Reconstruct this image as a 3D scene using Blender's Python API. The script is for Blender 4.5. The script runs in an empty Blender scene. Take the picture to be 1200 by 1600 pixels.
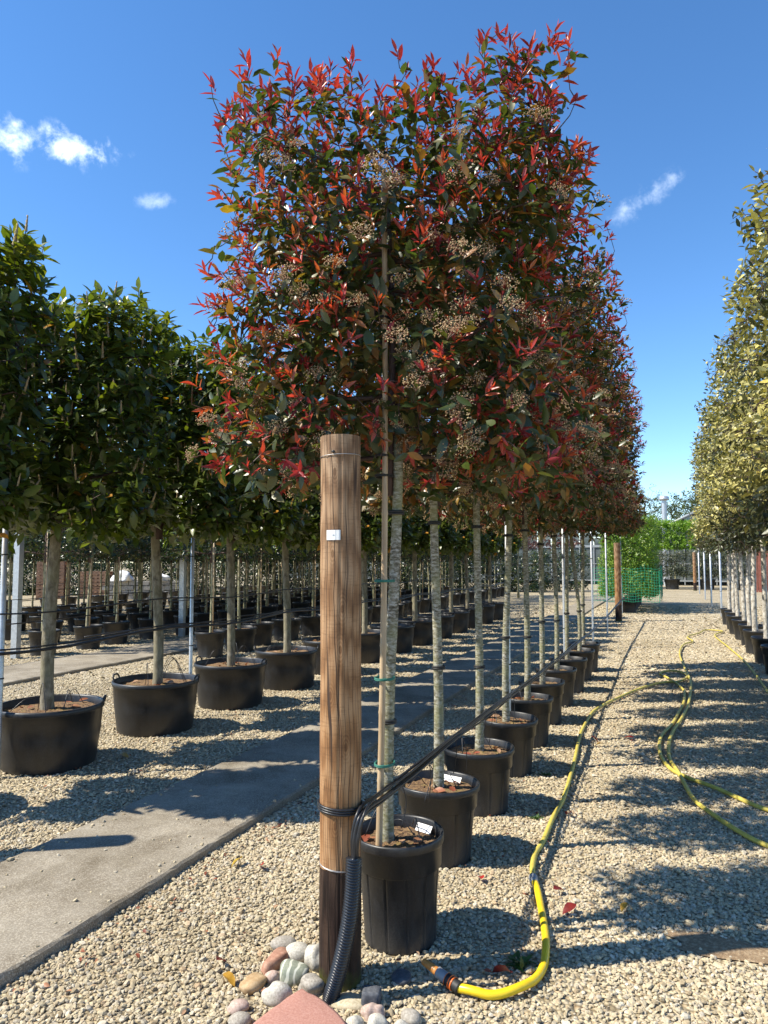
import bpy, math, random
import numpy as np
from mathutils import Matrix, Vector

# ------------------------------------------------------------------ camera, world, sun, exposure
scene = bpy.context.scene
COL = scene.collection
R = math.radians
CAM = np.array([0.0, 0.0, 1.65])
PITCH, YAW = R(3.898), R(21.45)
cam_data = bpy.data.cameras.new('camera')
cam_data.sensor_width = 36.0
cam_data.lens = 1130 / 1600 * 36
cam_data.clip_start = 0.05
cam_data.clip_end = 2000
cam = bpy.data.objects.new('camera', cam_data)
COL.objects.link(cam)
cam.location = CAM
cam.rotation_euler = (R(90) + PITCH, 0, YAW)
scene.camera = cam
CF = np.array([-math.sin(YAW) * math.cos(PITCH), math.cos(YAW) * math.cos(PITCH), math.sin(PITCH)])
CR = np.array([math.cos(YAW), math.sin(YAW), 0.0])
CU = np.cross(CR, CF)

SUN_ELEV = R(48.5)
SHADOW = np.array([0.857, 0.515])           # direction in which shadows fall on the ground (x, y)
sun_dir = Vector((SHADOW[0] * math.cos(SUN_ELEV), SHADOW[1] * math.cos(SUN_ELEV), -math.sin(SUN_ELEV)))
sd = bpy.data.lights.new('sun', 'SUN')
sd.energy = 5.0
sd.angle = R(0.53)
sd.color = (1.0, 0.93, 0.80)
sun = bpy.data.objects.new('sun', sd)
COL.objects.link(sun)
sun.rotation_euler = sun_dir.to_track_quat('-Z', 'Y').to_euler()
sun.location = (-20, -12, 25)

world = bpy.data.worlds.new('World')
scene.world = world
world.use_nodes = True
wt = world.node_tree
wt.nodes.clear()
sky = wt.nodes.new('ShaderNodeTexSky')
sky.sky_type = 'NISHITA'
sky.sun_disc = False
sky.sun_elevation = SUN_ELEV
sky.sun_rotation = math.atan2(-SHADOW[0], -SHADOW[1])   # compass bearing of the sun, measured from +Y towards +X
sky.altitude = 50
sky.air_density = 0.80
sky.dust_density = 0.0
sky.ozone_density = 2.5
wbg = wt.nodes.new('ShaderNodeBackground')
wbg.inputs['Strength'].default_value = 0.145
wout = wt.nodes.new('ShaderNodeOutputWorld')
wt.links.new(wbg.outputs[0], wout.inputs[0])


def wn(kind, **kw):
    n = wt.nodes.new(kind)
    for k, v in kw.items():
        setattr(n, k, v)
    return n


def wmath(op, a, b=None, c=None):
    n = wn('ShaderNodeMath', operation=op)
    for i, v in enumerate((a, b, c)):
        if v is None:
            continue
        if isinstance(v, (int, float)):
            n.inputs[i].default_value = v
        else:
            wt.links.new(v, n.inputs[i])
    return n.outputs[0]


def wdot(vec, d):
    n = wn('ShaderNodeVectorMath', operation='DOT_PRODUCT')
    wt.links.new(vec, n.inputs[0])
    n.inputs[1].default_value = d
    return n.outputs['Value']


tcw = wn('ShaderNodeTexCoord')
wdir = tcw.outputs['Generated']
cn = wn('ShaderNodeTexNoise')
cn.inputs['Scale'].default_value = 38
cn.inputs['Detail'].default_value = 7
cn.inputs['Roughness'].default_value = 0.62
cn.inputs['Distortion'].default_value = 0.15
wt.links.new(wdir, cn.inputs['Vector'])
cloud_mask = None
# a few small fair-weather clouds: azimuth from +Y, elevation, half width, half height, tilt, density
for az, el, hw, hh, tilt, dens in ((-45.4, 28.5, 0.052, 0.023, 3, 0.78), (-49.7, 28.1, 0.034, 0.025, 8, 0.72),
                                   (-39.5, 26.0, 0.026, 0.011, 8, 0.26), (-0.8, 25.9, 0.052, 0.016, 26, 0.30)):
    a, e = R(az), R(el)
    D = Vector((math.sin(a) * math.cos(e), math.cos(a) * math.cos(e), math.sin(e)))
    Rt = Vector((math.cos(a), -math.sin(a), 0))
    Up = Rt.cross(D)
    t = R(tilt)
    U2, V2 = Rt * math.cos(t) + Up * math.sin(t), Up * math.cos(t) - Rt * math.sin(t)
    dd = wdot(wdir, D)
    u = wmath('DIVIDE', wdot(wdir, U2), dd)
    v = wmath('DIVIDE', wdot(wdir, V2), dd)
    q = wmath('ADD', wmath('POWER', wmath('DIVIDE', u, hw), 2), wmath('POWER', wmath('DIVIDE', v, hh), 2))
    e1 = wmath('SUBTRACT', 1.0, wmath('SQRT', q))
    s1 = wmath('MULTIPLY_ADD', wmath('SUBTRACT', cn.outputs['Fac'], 0.52), 4.2, e1)
    mr = wn('ShaderNodeMapRange', interpolation_type='SMOOTHSTEP')
    wt.links.new(s1, mr.inputs[0])
    mr.inputs[1].default_value = -0.1
    mr.inputs[2].default_value = 1.7
    fade = wn('ShaderNodeMapRange', interpolation_type='SMOOTHSTEP')
    wt.links.new(e1, fade.inputs[0])
    fade.inputs[1].default_value = -0.6
    fade.inputs[2].default_value = 0.5
    front = wmath('GREATER_THAN', dd, 0.5)
    m = wmath('MULTIPLY', wmath('MULTIPLY', wmath('MULTIPLY', mr.outputs[0], fade.outputs[0]), dens), front)
    cloud_mask = m if cloud_mask is None else wmath('MAXIMUM', cloud_mask, m)
cmix = wn('ShaderNodeMixRGB')
wt.links.new(cloud_mask, cmix.inputs[0])
hsv = wn('ShaderNodeHueSaturation')
hsv.inputs['Saturation'].default_value = 1.20
hsv.inputs['Value'].default_value = 1.0
wt.links.new(sky.outputs[0], hsv.inputs['Color'])
wt.links.new(hsv.outputs[0], cmix.inputs[1])
cmix.inputs[2].default_value = (8.2, 8.9, 9.4, 1)
wt.links.new(cmix.outputs[0], wbg.inputs['Color'])

scene.view_settings.view_transform = 'Standard'
scene.view_settings.look = 'None'
scene.view_settings.gamma = 1.0
scene.view_settings.exposure = 0.88
scene.view_settings.use_curve_mapping = False

# ------------------------------------------------------------------ helpers
rng = np.random.default_rng(7)


def thing(name, label, cat, loc=(0, 0, 0), rz=0.0, group=None):
    o = bpy.data.objects.new(name, None)
    COL.objects.link(o)
    o.empty_display_size = 0.1
    o.location = loc
    o.rotation_euler = (0, 0, rz)
    return tag(o, label, cat, group)


def tag(o, label, cat, group=None):
    o['label'] = label
    o['category'] = cat
    if group:
        o['group'] = group
    return o


def put(name, mesh, parent=None, loc=None, rot=None, scale=None, matrix=None, kind=None):
    o = bpy.data.objects.new(name, mesh)
    COL.objects.link(o)
    if parent is not None:
        o.parent = parent
    if matrix is not None:
        o.matrix_local = matrix
    if loc is not None:
        o.location = loc
    if rot is not None:
        o.rotation_euler = rot
    if scale is not None:
        o.scale = scale
    if kind:
        o['kind'] = kind
    return o


class MB:
    """collects polygons with a material index and a per-face random value, and links them as one mesh"""

    def __init__(self):
        self.v, self.f, self.n = [], [], 0

    def add(self, v, faces, mat=0, rnd=0.5, smooth=True):
        v = np.asarray(v, dtype=np.float64).reshape(-1, 3)
        for f in (faces if isinstance(faces, list) else [faces]):
            f = np.asarray(f, dtype=np.int64)
            if f.size == 0:
                continue
            if f.ndim == 1:
                f = f[None, :]
            r = np.broadcast_to(np.asarray(rnd, dtype=np.float64), (len(f),)) if np.ndim(rnd) == 0 else np.asarray(rnd)
            self.f.append((f + self.n, mat, r, smooth))
        self.v.append(v)
        self.n += len(v)
        return self

    def mesh(self, name, mats):
        me = bpy.data.meshes.new(name)
        v = np.concatenate(self.v)
        me.vertices.add(len(v))
        me.vertices.foreach_set('co', v.astype(np.float32).ravel())
        loops = np.concatenate([f.ravel() for f, *_ in self.f])
        tot = np.concatenate([np.full(len(f), f.shape[1]) for f, *_ in self.f])
        me.loops.add(len(loops))
        me.loops.foreach_set('vertex_index', loops.astype(np.int32))
        me.polygons.add(len(tot))
        me.polygons.foreach_set('loop_start', np.concatenate(([0], np.cumsum(tot)[:-1])).astype(np.int32))
        me.polygons.foreach_set('loop_total', tot.astype(np.int32))
        me.polygons.foreach_set('material_index', np.concatenate([np.full(len(f), m) for f, m, *_ in self.f]).astype(np.int32))
        me.polygons.foreach_set('use_smooth', np.concatenate([np.full(len(f), s) for f, _m, _r, s in self.f]))
        at = me.attributes.new('rnd', 'FLOAT', 'FACE')
        at.data.foreach_set('value', np.concatenate([r for _f, _m, r, _s in self.f]).astype(np.float32))
        for m in (mats if isinstance(mats, (list, tuple)) else [mats]):
            me.materials.append(m)
        me.update(calc_edges=True)
        me.validate()
        return me

    def put(self, name, mats, parent=None, **kw):
        return put(name, self.mesh(name, mats), parent, **kw)


def frames(pts):
    pts = np.asarray(pts, float)
    t = np.gradient(pts, axis=0)
    t /= np.linalg.norm(t, axis=1)[:, None] + 1e-12
    ref = np.array([0.0, 0.0, 1.0]) if abs(t[0][2]) < 0.9 else np.array([1.0, 0.0, 0.0])
    n0 = ref - t[0] * (ref @ t[0])
    n0 /= np.linalg.norm(n0)
    N = [n0]
    for i in range(1, len(pts)):
        n = N[-1] - t[i] * (N[-1] @ t[i])
        N.append(n / (np.linalg.norm(n) + 1e-12))
    N = np.array(N)
    return t, N, np.cross(t, N)


def tube(mb, pts, rad, k=8, mat=0, rnd=0.5, caps=True):
    pts = np.asarray(pts, float)
    rad = np.broadcast_to(np.asarray(rad, float), (len(pts),))
    _t, N, B = frames(pts)
    a = np.arange(k) * 2 * math.pi / k
    ring = np.cos(a)[None, :, None] * N[:, None, :] + np.sin(a)[None, :, None] * B[:, None, :]
    v = (pts[:, None, :] + ring * rad[:, None, None]).reshape(-1, 3)
    i = np.arange(len(pts) - 1)[:, None] * k
    j = np.arange(k)[None, :]
    j2 = (j + 1) % k
    q = np.stack([i + j, i + j2, i + k + j2, i + k + j], -1).reshape(-1, 4)
    fs = [q]
    if caps:
        fs.append(np.arange(k)[::-1][None, :])
        fs.append((np.arange(k) + (len(pts) - 1) * k)[None, :])
    mb.add(v, fs, mat, rnd)
    return mb


def smooth_path(pts, n=8):
    p = np.asarray(pts, float)
    p = np.vstack([2 * p[0] - p[1], p, 2 * p[-1] - p[-2]])
    out = []
    for i in range(1, len(p) - 2):
        for s in np.linspace(0, 1, n, endpoint=False):
            a, b, c, d = p[i - 1], p[i], p[i + 1], p[i + 2]
            out.append(0.5 * (2 * b + (c - a) * s + (2 * a - 5 * b + 4 * c - d) * s * s + (3 * b - a - 3 * c + d) * s ** 3))
    out.append(p[-2])
    return np.array(out)


def lathe(mb, prof, k=32, mat=0, mod=None, rnd=0.5, cap_bottom=False, cap_top=False):
    prof = np.asarray(prof, float)
    a = np.arange(k) * 2 * math.pi / k
    r = np.repeat(prof[:, 0][:, None], k, 1)
    if mod is not None:
        r = r + mod(a[None, :], np.arange(len(prof))[:, None])
    v = np.stack([r * np.cos(a), r * np.sin(a), np.repeat(prof[:, 1][:, None], k, 1)], -1).reshape(-1, 3)
    i = np.arange(len(prof) - 1)[:, None] * k
    j = np.arange(k)[None, :]
    j2 = (j + 1) % k
    fs = [np.stack([i + j, i + j2, i + k + j2, i + k + j], -1).reshape(-1, 4)]
    if cap_bottom:
        fs.append(np.arange(k)[::-1][None, :])
    if cap_top:
        fs.append((np.arange(k) + (len(prof) - 1) * k)[None, :])
    mb.add(v, fs, mat, rnd)
    return mb


def box(mb, c, s, mat=0, rz=0.0, rnd=0.5, jitter=0.0):
    x = np.array([[-1, -1, -1], [1, -1, -1], [1, 1, -1], [-1, 1, -1], [-1, -1, 1], [1, -1, 1], [1, 1, 1], [-1, 1, 1]]) * 0.5 * np.asarray(s)
    if jitter:
        x = x + rng.normal(0, jitter, x.shape)
    ca, sa = math.cos(rz), math.sin(rz)
    x = x @ np.array([[ca, sa, 0], [-sa, ca, 0], [0, 0, 1]]) + np.asarray(c)
    mb.add(x, [np.array([[3, 2, 1, 0], [4, 5, 6, 7], [0, 1, 5, 4], [1, 2, 6, 5], [2, 3, 7, 6], [3, 0, 4, 7]])], mat, rnd, smooth=False)
    return mb


def ico(sub=1):
    t = (1 + 5 ** 0.5) / 2
    v = np.array([[-1, t, 0], [1, t, 0], [-1, -t, 0], [1, -t, 0], [0, -1, t], [0, 1, t], [0, -1, -t], [0, 1, -t], [t, 0, -1], [t, 0, 1], [-t, 0, -1], [-t, 0, 1]], float)
    v /= np.linalg.norm(v[0])
    f = [(0, 11, 5), (0, 5, 1), (0, 1, 7), (0, 7, 10), (0, 10, 11), (1, 5, 9), (5, 11, 4), (11, 10, 2), (10, 7, 6), (7, 1, 8), (3, 9, 4), (3, 4, 2), (3, 2, 6), (3, 6, 8), (3, 8, 9), (4, 9, 5), (2, 4, 11), (6, 2, 10), (8, 6, 7), (9, 8, 1)]
    for _ in range(sub - 1):
        v = list(map(tuple, v))
        cache, nf = {}, []

        def mid(a, b):
            key = (min(a, b), max(a, b))
            if key not in cache:
                m = (np.array(v[a]) + np.array(v[b])) / 2
                v.append(tuple(m / np.linalg.norm(m)))
                cache[key] = len(v) - 1
            return cache[key]
        for a, b, c in f:
            ab, bc, ca = mid(a, b), mid(b, c), mid(c, a)
            nf += [(a, ab, ca), (b, bc, ab), (c, ca, bc), (ab, bc, ca)]
        v, f = np.array(v), nf
    return np.asarray(v), np.asarray(f)


def lumpy(v, amp, rs, octs=5):
    out = np.ones(len(v))
    for _ in range(octs):
        d = rs.normal(size=3)
        out += amp / octs * 2 * np.sin(v @ d * rs.uniform(1, 3) + rs.uniform(0, 6))
    return v * out[:, None]


# ------------------------------------------------------------------ materials
def new_mat(name):
    m = bpy.data.materials.new(name)
    m.use_nodes = True
    nt = m.node_tree
    b = nt.nodes['Principled BSDF']
    return m, nt, b


def nd(nt, kind, ins=None, **kw):
    n = nt.nodes.new(kind)
    for k, v in kw.items():
        setattr(n, k, v)
    for k, v in (ins or {}).items():
        if hasattr(v, 'is_output'):
            nt.links.new(v, n.inputs[k])
        else:
            n.inputs[k].default_value = v
    return n


def ramp(nt, fac, stops, interp='LINEAR'):
    n = nt.nodes.new('ShaderNodeValToRGB')
    cr = n.color_ramp
    cr.interpolation = interp
    while len(cr.elements) < len(stops):
        cr.elements.new(0.5)
    for e, (p, c) in zip(cr.elements, stops):
        e.position = p
        e.color = (*c, 1)
    nt.links.new(fac, n.inputs[0])
    return n.outputs[0]


def obj_coord(nt, scale=(1, 1, 1)):
    tc = nd(nt, 'ShaderNodeTexCoord')
    mp = nd(nt, 'ShaderNodeMapping', {'Vector': tc.outputs['Object'], 'Scale': scale})
    return mp.outputs[0]


def noise(nt, vec, scale, detail=4, rough=0.55, dist=0.0):
    n = nd(nt, 'ShaderNodeTexNoise', {'Vector': vec, 'Scale': scale, 'Detail': detail, 'Roughness': rough, 'Distortion': dist})
    return n.outputs['Fac']


def mixc(nt, fac, a, b, mode='MIX'):
    n = nt.nodes.new('ShaderNodeMixRGB')
    n.blend_type = mode
    for i, v in enumerate((fac, a, b)):
        if hasattr(v, 'is_output'):
            nt.links.new(v, n.inputs[i])
        else:
            n.inputs[i].default_value = v if i == 0 else (*v, 1)
    return n.outputs[0]


def bump(nt, b, height, strength=0.4, dist=0.01):
    n = nd(nt, 'ShaderNodeBump', {'Height': height, 'Strength': strength, 'Distance': dist})
    nt.links.new(n.outputs[0], b.inputs['Normal'])
    return n


def simple(name, col, rough=0.5, metal=0.0, var=0.0, nscale=20, spec=0.5, bmp=0.0):
    m, nt, b = new_mat(name)
    b.inputs['Roughness'].default_value = rough
    b.inputs['Metallic'].default_value = metal
    b.inputs['Specular IOR Level'].default_value = spec
    b.inputs['Base Color'].default_value = (*col, 1)
    if var or bmp:
        v = obj_coord(nt)
        n = noise(nt, v, nscale, 5, 0.6)
        if var:
            c = ramp(nt, n, [(0.25, tuple(x * (1 - var) for x in col)), (0.75, tuple(min(1, x * (1 + var)) for x in col))])
            nt.links.new(c, b.inputs['Base Color'])
        if bmp:
            bump(nt, b, n, bmp, 0.004)
    return m


def leaf_mat(name, stops, rough=0.3, trans=0.25, tint=(1.3, 1.5, 0.6), spec=0.5):
    m, nt, b = new_mat(name)
    at = nd(nt, 'ShaderNodeAttribute', attribute_name='rnd')
    col = ramp(nt, at.outputs['Fac'], stops)
    tc = nd(nt, 'ShaderNodeTexCoord')
    nz = noise(nt, tc.outputs['Object'], 35, 3)
    col2 = mixc(nt, 1.0, col, ramp(nt, nz, [(0.3, (0.75, 0.75, 0.75)), (0.7, (1.2, 1.2, 1.2))]), 'MULTIPLY')
    nt.links.new(col2, b.inputs['Base Color'])
    b.inputs['Roughness'].default_value = rough
    b.inputs['Specular IOR Level'].default_value = spec
    tr = nt.nodes.new('ShaderNodeBsdfTranslucent')
    nt.links.new(mixc(nt, 1.0, col2, tint, 'MULTIPLY'), tr.inputs['Color'])
    mx = nt.nodes.new('ShaderNodeMixShader')
    mx.inputs[0].default_value = trans
    nt.links.new(b.outputs[0], mx.inputs[1])
    nt.links.new(tr.outputs[0], mx.inputs[2])
    nt.links.new(mx.outputs[0], nt.nodes['Material Output'].inputs['Surface'])
    return m


M = {}
M['photinia_green'] = leaf_mat('photinia_green', [(0, (0.028, 0.048, 0.014)), (0.42, (0.060, 0.082, 0.020)), (0.66, (0.13, 0.115, 0.025)), (0.82, (0.24, 0.11, 0.025)), (0.93, (0.28, 0.11, 0.020)), (0.97, (0.30, 0.20, 0.02)), (1, (0.20, 0.015, 0.012))], 0.38, 0.34, spec=0.75)
M['photinia_red'] = leaf_mat('photinia_red', [(0, (0.22, 0.026, 0.034)), (0.35, (0.38, 0.044, 0.042)), (0.65, (0.46, 0.085, 0.034)), (0.85, (0.38, 0.13, 0.032)), (1, (0.20, 0.12, 0.03))], 0.36, 0.34, (1.5, 1.0, 0.7), 0.6)
M['flower_stalk'] = simple('flower_stalk', (0.22, 0.12, 0.075), 0.7)
M['photinia_flower'] = leaf_mat('photinia_flower', [(0, (0.36, 0.19, 0.12)), (0.5, (0.50, 0.33, 0.19)), (1, (0.60, 0.50, 0.28))], 0.7, 0.2, (1.1, 1.0, 0.8), 0.2)
M['laurel_green'] = leaf_mat('laurel_green', [(0, (0.036, 0.060, 0.012)), (0.40, (0.078, 0.115, 0.018)), (0.70, (0.135, 0.165, 0.025)), (0.92, (0.17, 0.19, 0.028)), (0.975, (0.24, 0.24, 0.035)), (1, (0.42, 0.20, 0.02))], 0.36, 0.36, (1.5, 1.5, 0.45), spec=0.7)
M['laurel_spike'] = simple('laurel_spike', (0.33, 0.25, 0.13), 0.8, var=0.4, nscale=60)
M['golden_leaf'] = leaf_mat('golden_leaf', [(0, (0.035, 0.050, 0.022)), (0.22, (0.09, 0.095, 0.035)), (0.45, (0.27, 0.25, 0.070)), (0.75, (0.42, 0.39, 0.145)), (1, (0.54, 0.46, 0.11))], 0.42, 0.2, (1.1, 1.1, 0.6))
M['dark_leaf'] = leaf_mat('dark_leaf', [(0, (0.012, 0.026, 0.012)), (0.6, (0.026, 0.046, 0.020)), (0.9, (0.07, 0.10, 0.025)), (1, (0.16, 0.15, 0.03))], 0.28, 0.2)
M['hedge_leaf'] = leaf_mat('hedge_leaf', [(0, (0.07, 0.14, 0.018)), (0.6, (0.16, 0.27, 0.03)), (1, (0.28, 0.38, 0.05))], 0.4, 0.35)
M['lime_leaf'] = leaf_mat('lime_leaf', [(0, (0.10, 0.20, 0.015)), (0.6, (0.19, 0.33, 0.025)), (1, (0.30, 0.42, 0.05))], 0.45, 0.35)
M['olive_leaf'] = leaf_mat('olive_leaf', [(0, (0.030, 0.042, 0.022)), (1, (0.10, 0.115, 0.06))], 0.45, 0.15)
M['copper_leaf'] = leaf_mat('copper_leaf', [(0, (0.06, 0.018, 0.014)), (1, (0.15, 0.05, 0.03))], 0.4, 0.25, (1.3, 0.9, 0.7))
M['far_leaf'] = leaf_mat('far_leaf', [(0, (0.035, 0.055, 0.020)), (0.6, (0.075, 0.105, 0.035)), (1, (0.17, 0.19, 0.08))], 0.6, 0.25, spec=0.2)
M['fallen_red'] = leaf_mat('fallen_red', [(0, (0.12, 0.018, 0.015)), (0.5, (0.38, 0.03, 0.025)), (1, (0.22, 0.05, 0.03))], 0.35, 0.2, (1.3, 1, 0.8))
M['fallen_yellow'] = leaf_mat('fallen_yellow', [(0, (0.42, 0.30, 0.04)), (1, (0.50, 0.22, 0.03))], 0.4, 0.2, (1.1, 1, 0.6))
M['dry_leaf'] = leaf_mat('dry_leaf', [(0, (0.10, 0.030, 0.020)), (0.35, (0.26, 0.075, 0.04)), (0.7, (0.34, 0.16, 0.08)), (1, (0.42, 0.28, 0.17))], 0.5, 0.15, (1.1, 0.9, 0.7), 0.3)
M['weed'] = leaf_mat('weed', [(0, (0.03, 0.07, 0.015)), (1, (0.07, 0.14, 0.025))], 0.5, 0.25)

M['twig'] = simple('twig', (0.055, 0.030, 0.022), 0.7, var=0.4, nscale=30)
M['black_plastic'] = None


def make_pot_mat(name, base, dusty):
    m, nt, b = new_mat(name)
    v = obj_coord(nt)
    n1 = noise(nt, obj_coord(nt, (1, 1, 0.35)), 24, 7, 0.7)
    n2 = noise(nt, v, 160, 2, 0.5)
    dust = nd(nt, 'ShaderNodeMath', {0: n1, 1: n2}, operation='MULTIPLY').outputs[0]
    tc = nd(nt, 'ShaderNodeTexCoord')
    sp = nd(nt, 'ShaderNodeSeparateXYZ', {0: tc.outputs['Object']})
    foot = nd(nt, 'ShaderNodeMapRange', {0: sp.outputs[2], 1: 0.16, 2: 0.0, 3: 0.0, 4: 0.22}).outputs[0]
    fac = nd(nt, 'ShaderNodeMath', {0: dust, 1: foot}, operation='ADD').outputs[0]
    c = ramp(nt, fac, [(0.2, base), (0.34, tuple(x * 1.6 + 0.004 for x in base)), (0.6, dusty)])
    nt.links.new(c, b.inputs['Base Color'])
    nt.links.new(ramp(nt, n1, [(0.3, (0.34, 0.34, 0.34)), (0.7, (0.52, 0.52, 0.52))]), b.inputs['Roughness'])
    bump(nt, b, n2, 0.06, 0.002)
    return m


M['pot'] = make_pot_mat('pot_plastic', (0.011, 0.011, 0.012), (0.046, 0.043, 0.040))
M['pipe'] = simple('pipe_plastic', (0.014, 0.014, 0.016), 0.38, var=0.3, nscale=30)
M['conduit'] = simple('conduit_plastic', (0.016, 0.017, 0.021), 0.33)
M['tie'] = simple('rubber_tie', (0.015, 0.015, 0.015), 0.6)
M['green_twine'] = simple('green_twine', (0.03, 0.16, 0.12), 0.7)
M['steel'] = simple('galvanised_steel', (0.50, 0.51, 0.52), 0.42, 0.65, var=0.18, nscale=25)
M['wire'] = simple('steel_wire', (0.42, 0.41, 0.40), 0.45, 0.8)
M['white_card'] = simple('white_card', (0.74, 0.74, 0.72), 0.5)
M['white_bag'] = simple('white_bag', (0.72, 0.72, 0.72), 0.6, bmp=0.4, nscale=6)
M['pallet'] = simple('pallet_timber', (0.30, 0.17, 0.10), 0.8, var=0.35, nscale=12)
M['block'] = simple('block_stone', (0.30, 0.28, 0.25), 0.9, var=0.35, nscale=14, bmp=0.5)
M['red_timber'] = simple('red_timber', (0.22, 0.07, 0.045), 0.8, var=0.3, nscale=8)
M['netting'] = simple('green_netting', (0.015, 0.30, 0.17), 0.5)
M['frame'] = simple('glasshouse_frame', (0.34, 0.355, 0.355), 0.45, 0.3, var=0.1)
M['orange'] = simple('orange_plastic', (0.62, 0.13, 0.02), 0.35)
M['grey_plastic'] = simple('grey_plastic', (0.25, 0.26, 0.27), 0.4)
M['brass'] = simple('worn_nozzle', (0.50, 0.20, 0.045), 0.38, var=0.3, nscale=25)


def bark(name, c_dark, c_mid, c_light, stretch, lichen=None, scale=26):
    m, nt, b = new_mat(name)
    v = obj_coord(nt, (1, 1, stretch))
    n1 = noise(nt, v, scale, 7, 0.68, 0.4)
    n2 = noise(nt, obj_coord(nt), 4.5, 4, 0.6)
    c = ramp(nt, n1, [(0.36, c_dark), (0.48, c_mid), (0.60, c_light)])
    if lichen:
        c = mixc(nt, ramp(nt, n2, [(0.42, (0, 0, 0)), (0.62, (0.65, 0.65, 0.65))]), c, lichen)
    nt.links.new(c, b.inputs['Base Color'])
    b.inputs['Roughness'].default_value = 0.85
    b.inputs['Specular IOR Level'].default_value = 0.2
    bump(nt, b, n1, 0.8, 0.006)
    return m


M['bark_photinia'] = bark('bark_photinia', (0.07, 0.06, 0.04), (0.195, 0.175, 0.13), (0.42, 0.405, 0.35), 2.6, (0.24, 0.235, 0.11), 34)
M['bark_laurel'] = bark('bark_laurel', (0.09, 0.075, 0.052), (0.185, 0.16, 0.118), (0.30, 0.27, 0.205), 0.5, (0.22, 0.20, 0.12), 20)
M['bark_golden'] = bark('bark_golden', (0.16, 0.14, 0.11), (0.36, 0.33, 0.28), (0.56, 0.53, 0.47), 0.7, None, 18)
M['bark_slim'] = bark('bark_slim', (0.14, 0.12, 0.075), (0.29, 0.26, 0.17), (0.40, 0.37, 0.26), 0.5, (0.24, 0.25, 0.12), 18)

# bamboo cane
m, nt, b = new_mat('bamboo')
v = obj_coord(nt, (1, 1, 0.08))
n1 = noise(nt, v, 60, 4, 0.6)
nt.links.new(ramp(nt, n1, [(0.3, (0.30, 0.205, 0.115)), (0.7, (0.50, 0.38, 0.235))]), b.inputs['Base Color'])
b.inputs['Roughness'].default_value = 0.5
M['bamboo'] = m


def timber_knots(nt, f):
    """round knots with the grain bending round them, placed by angle round the post and height"""
    tc = nd(nt, 'ShaderNodeTexCoord')
    sp = nd(nt, 'ShaderNodeSeparateXYZ', {0: tc.outputs['Object']})
    ang = nd(nt, 'ShaderNodeMath', {0: sp.outputs[1], 1: sp.outputs[0]}, operation='ARCTAN2').outputs[0]

    def mt(op, a, b=None, c=None):
        ins = {0: a}
        if b is not None:
            ins[1] = b
        if c is not None:
            ins[2] = c
        return nd(nt, 'ShaderNodeMath', ins, operation=op).outputs[0]
    for a0, z0, sz in ((-82, 2.01, 0.030), (-60, 1.46, 0.034), (-88, 1.68, 0.026), (-66, 1.30, 0.030), (-95, 1.12, 0.026), (-50, 0.92, 0.028), (-80, 0.62, 0.024), (10, 1.5, 0.03), (150, 1.2, 0.03), (-150, 1.7, 0.03)):
        du = mt('MULTIPLY', mt('SUBTRACT', ang, R(a0)), 0.0815)
        dv = mt('MULTIPLY', mt('SUBTRACT', sp.outputs[2], z0), 0.42)
        d = mt('SQRT', mt('ADD', mt('POWER', du, 2), mt('POWER', dv, 2)))
        rings = mt('MULTIPLY', mt('SINE', mt('MULTIPLY', d, 900)), 0.10)
        core = nd(nt, 'ShaderNodeMapRange', {0: d, 1: 0.0, 2: sz * 0.42, 3: -0.42, 4: -0.02}, interpolation_type='SMOOTHSTEP').outputs[0]
        w = nd(nt, 'ShaderNodeMapRange', {0: d, 1: sz * 0.3, 2: sz * 1.25, 3: 1.0, 4: 0.0}, interpolation_type='SMOOTHSTEP').outputs[0]
        f = mt('MULTIPLY_ADD', mt('ADD', rings, core), w, f)
    return f


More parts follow.
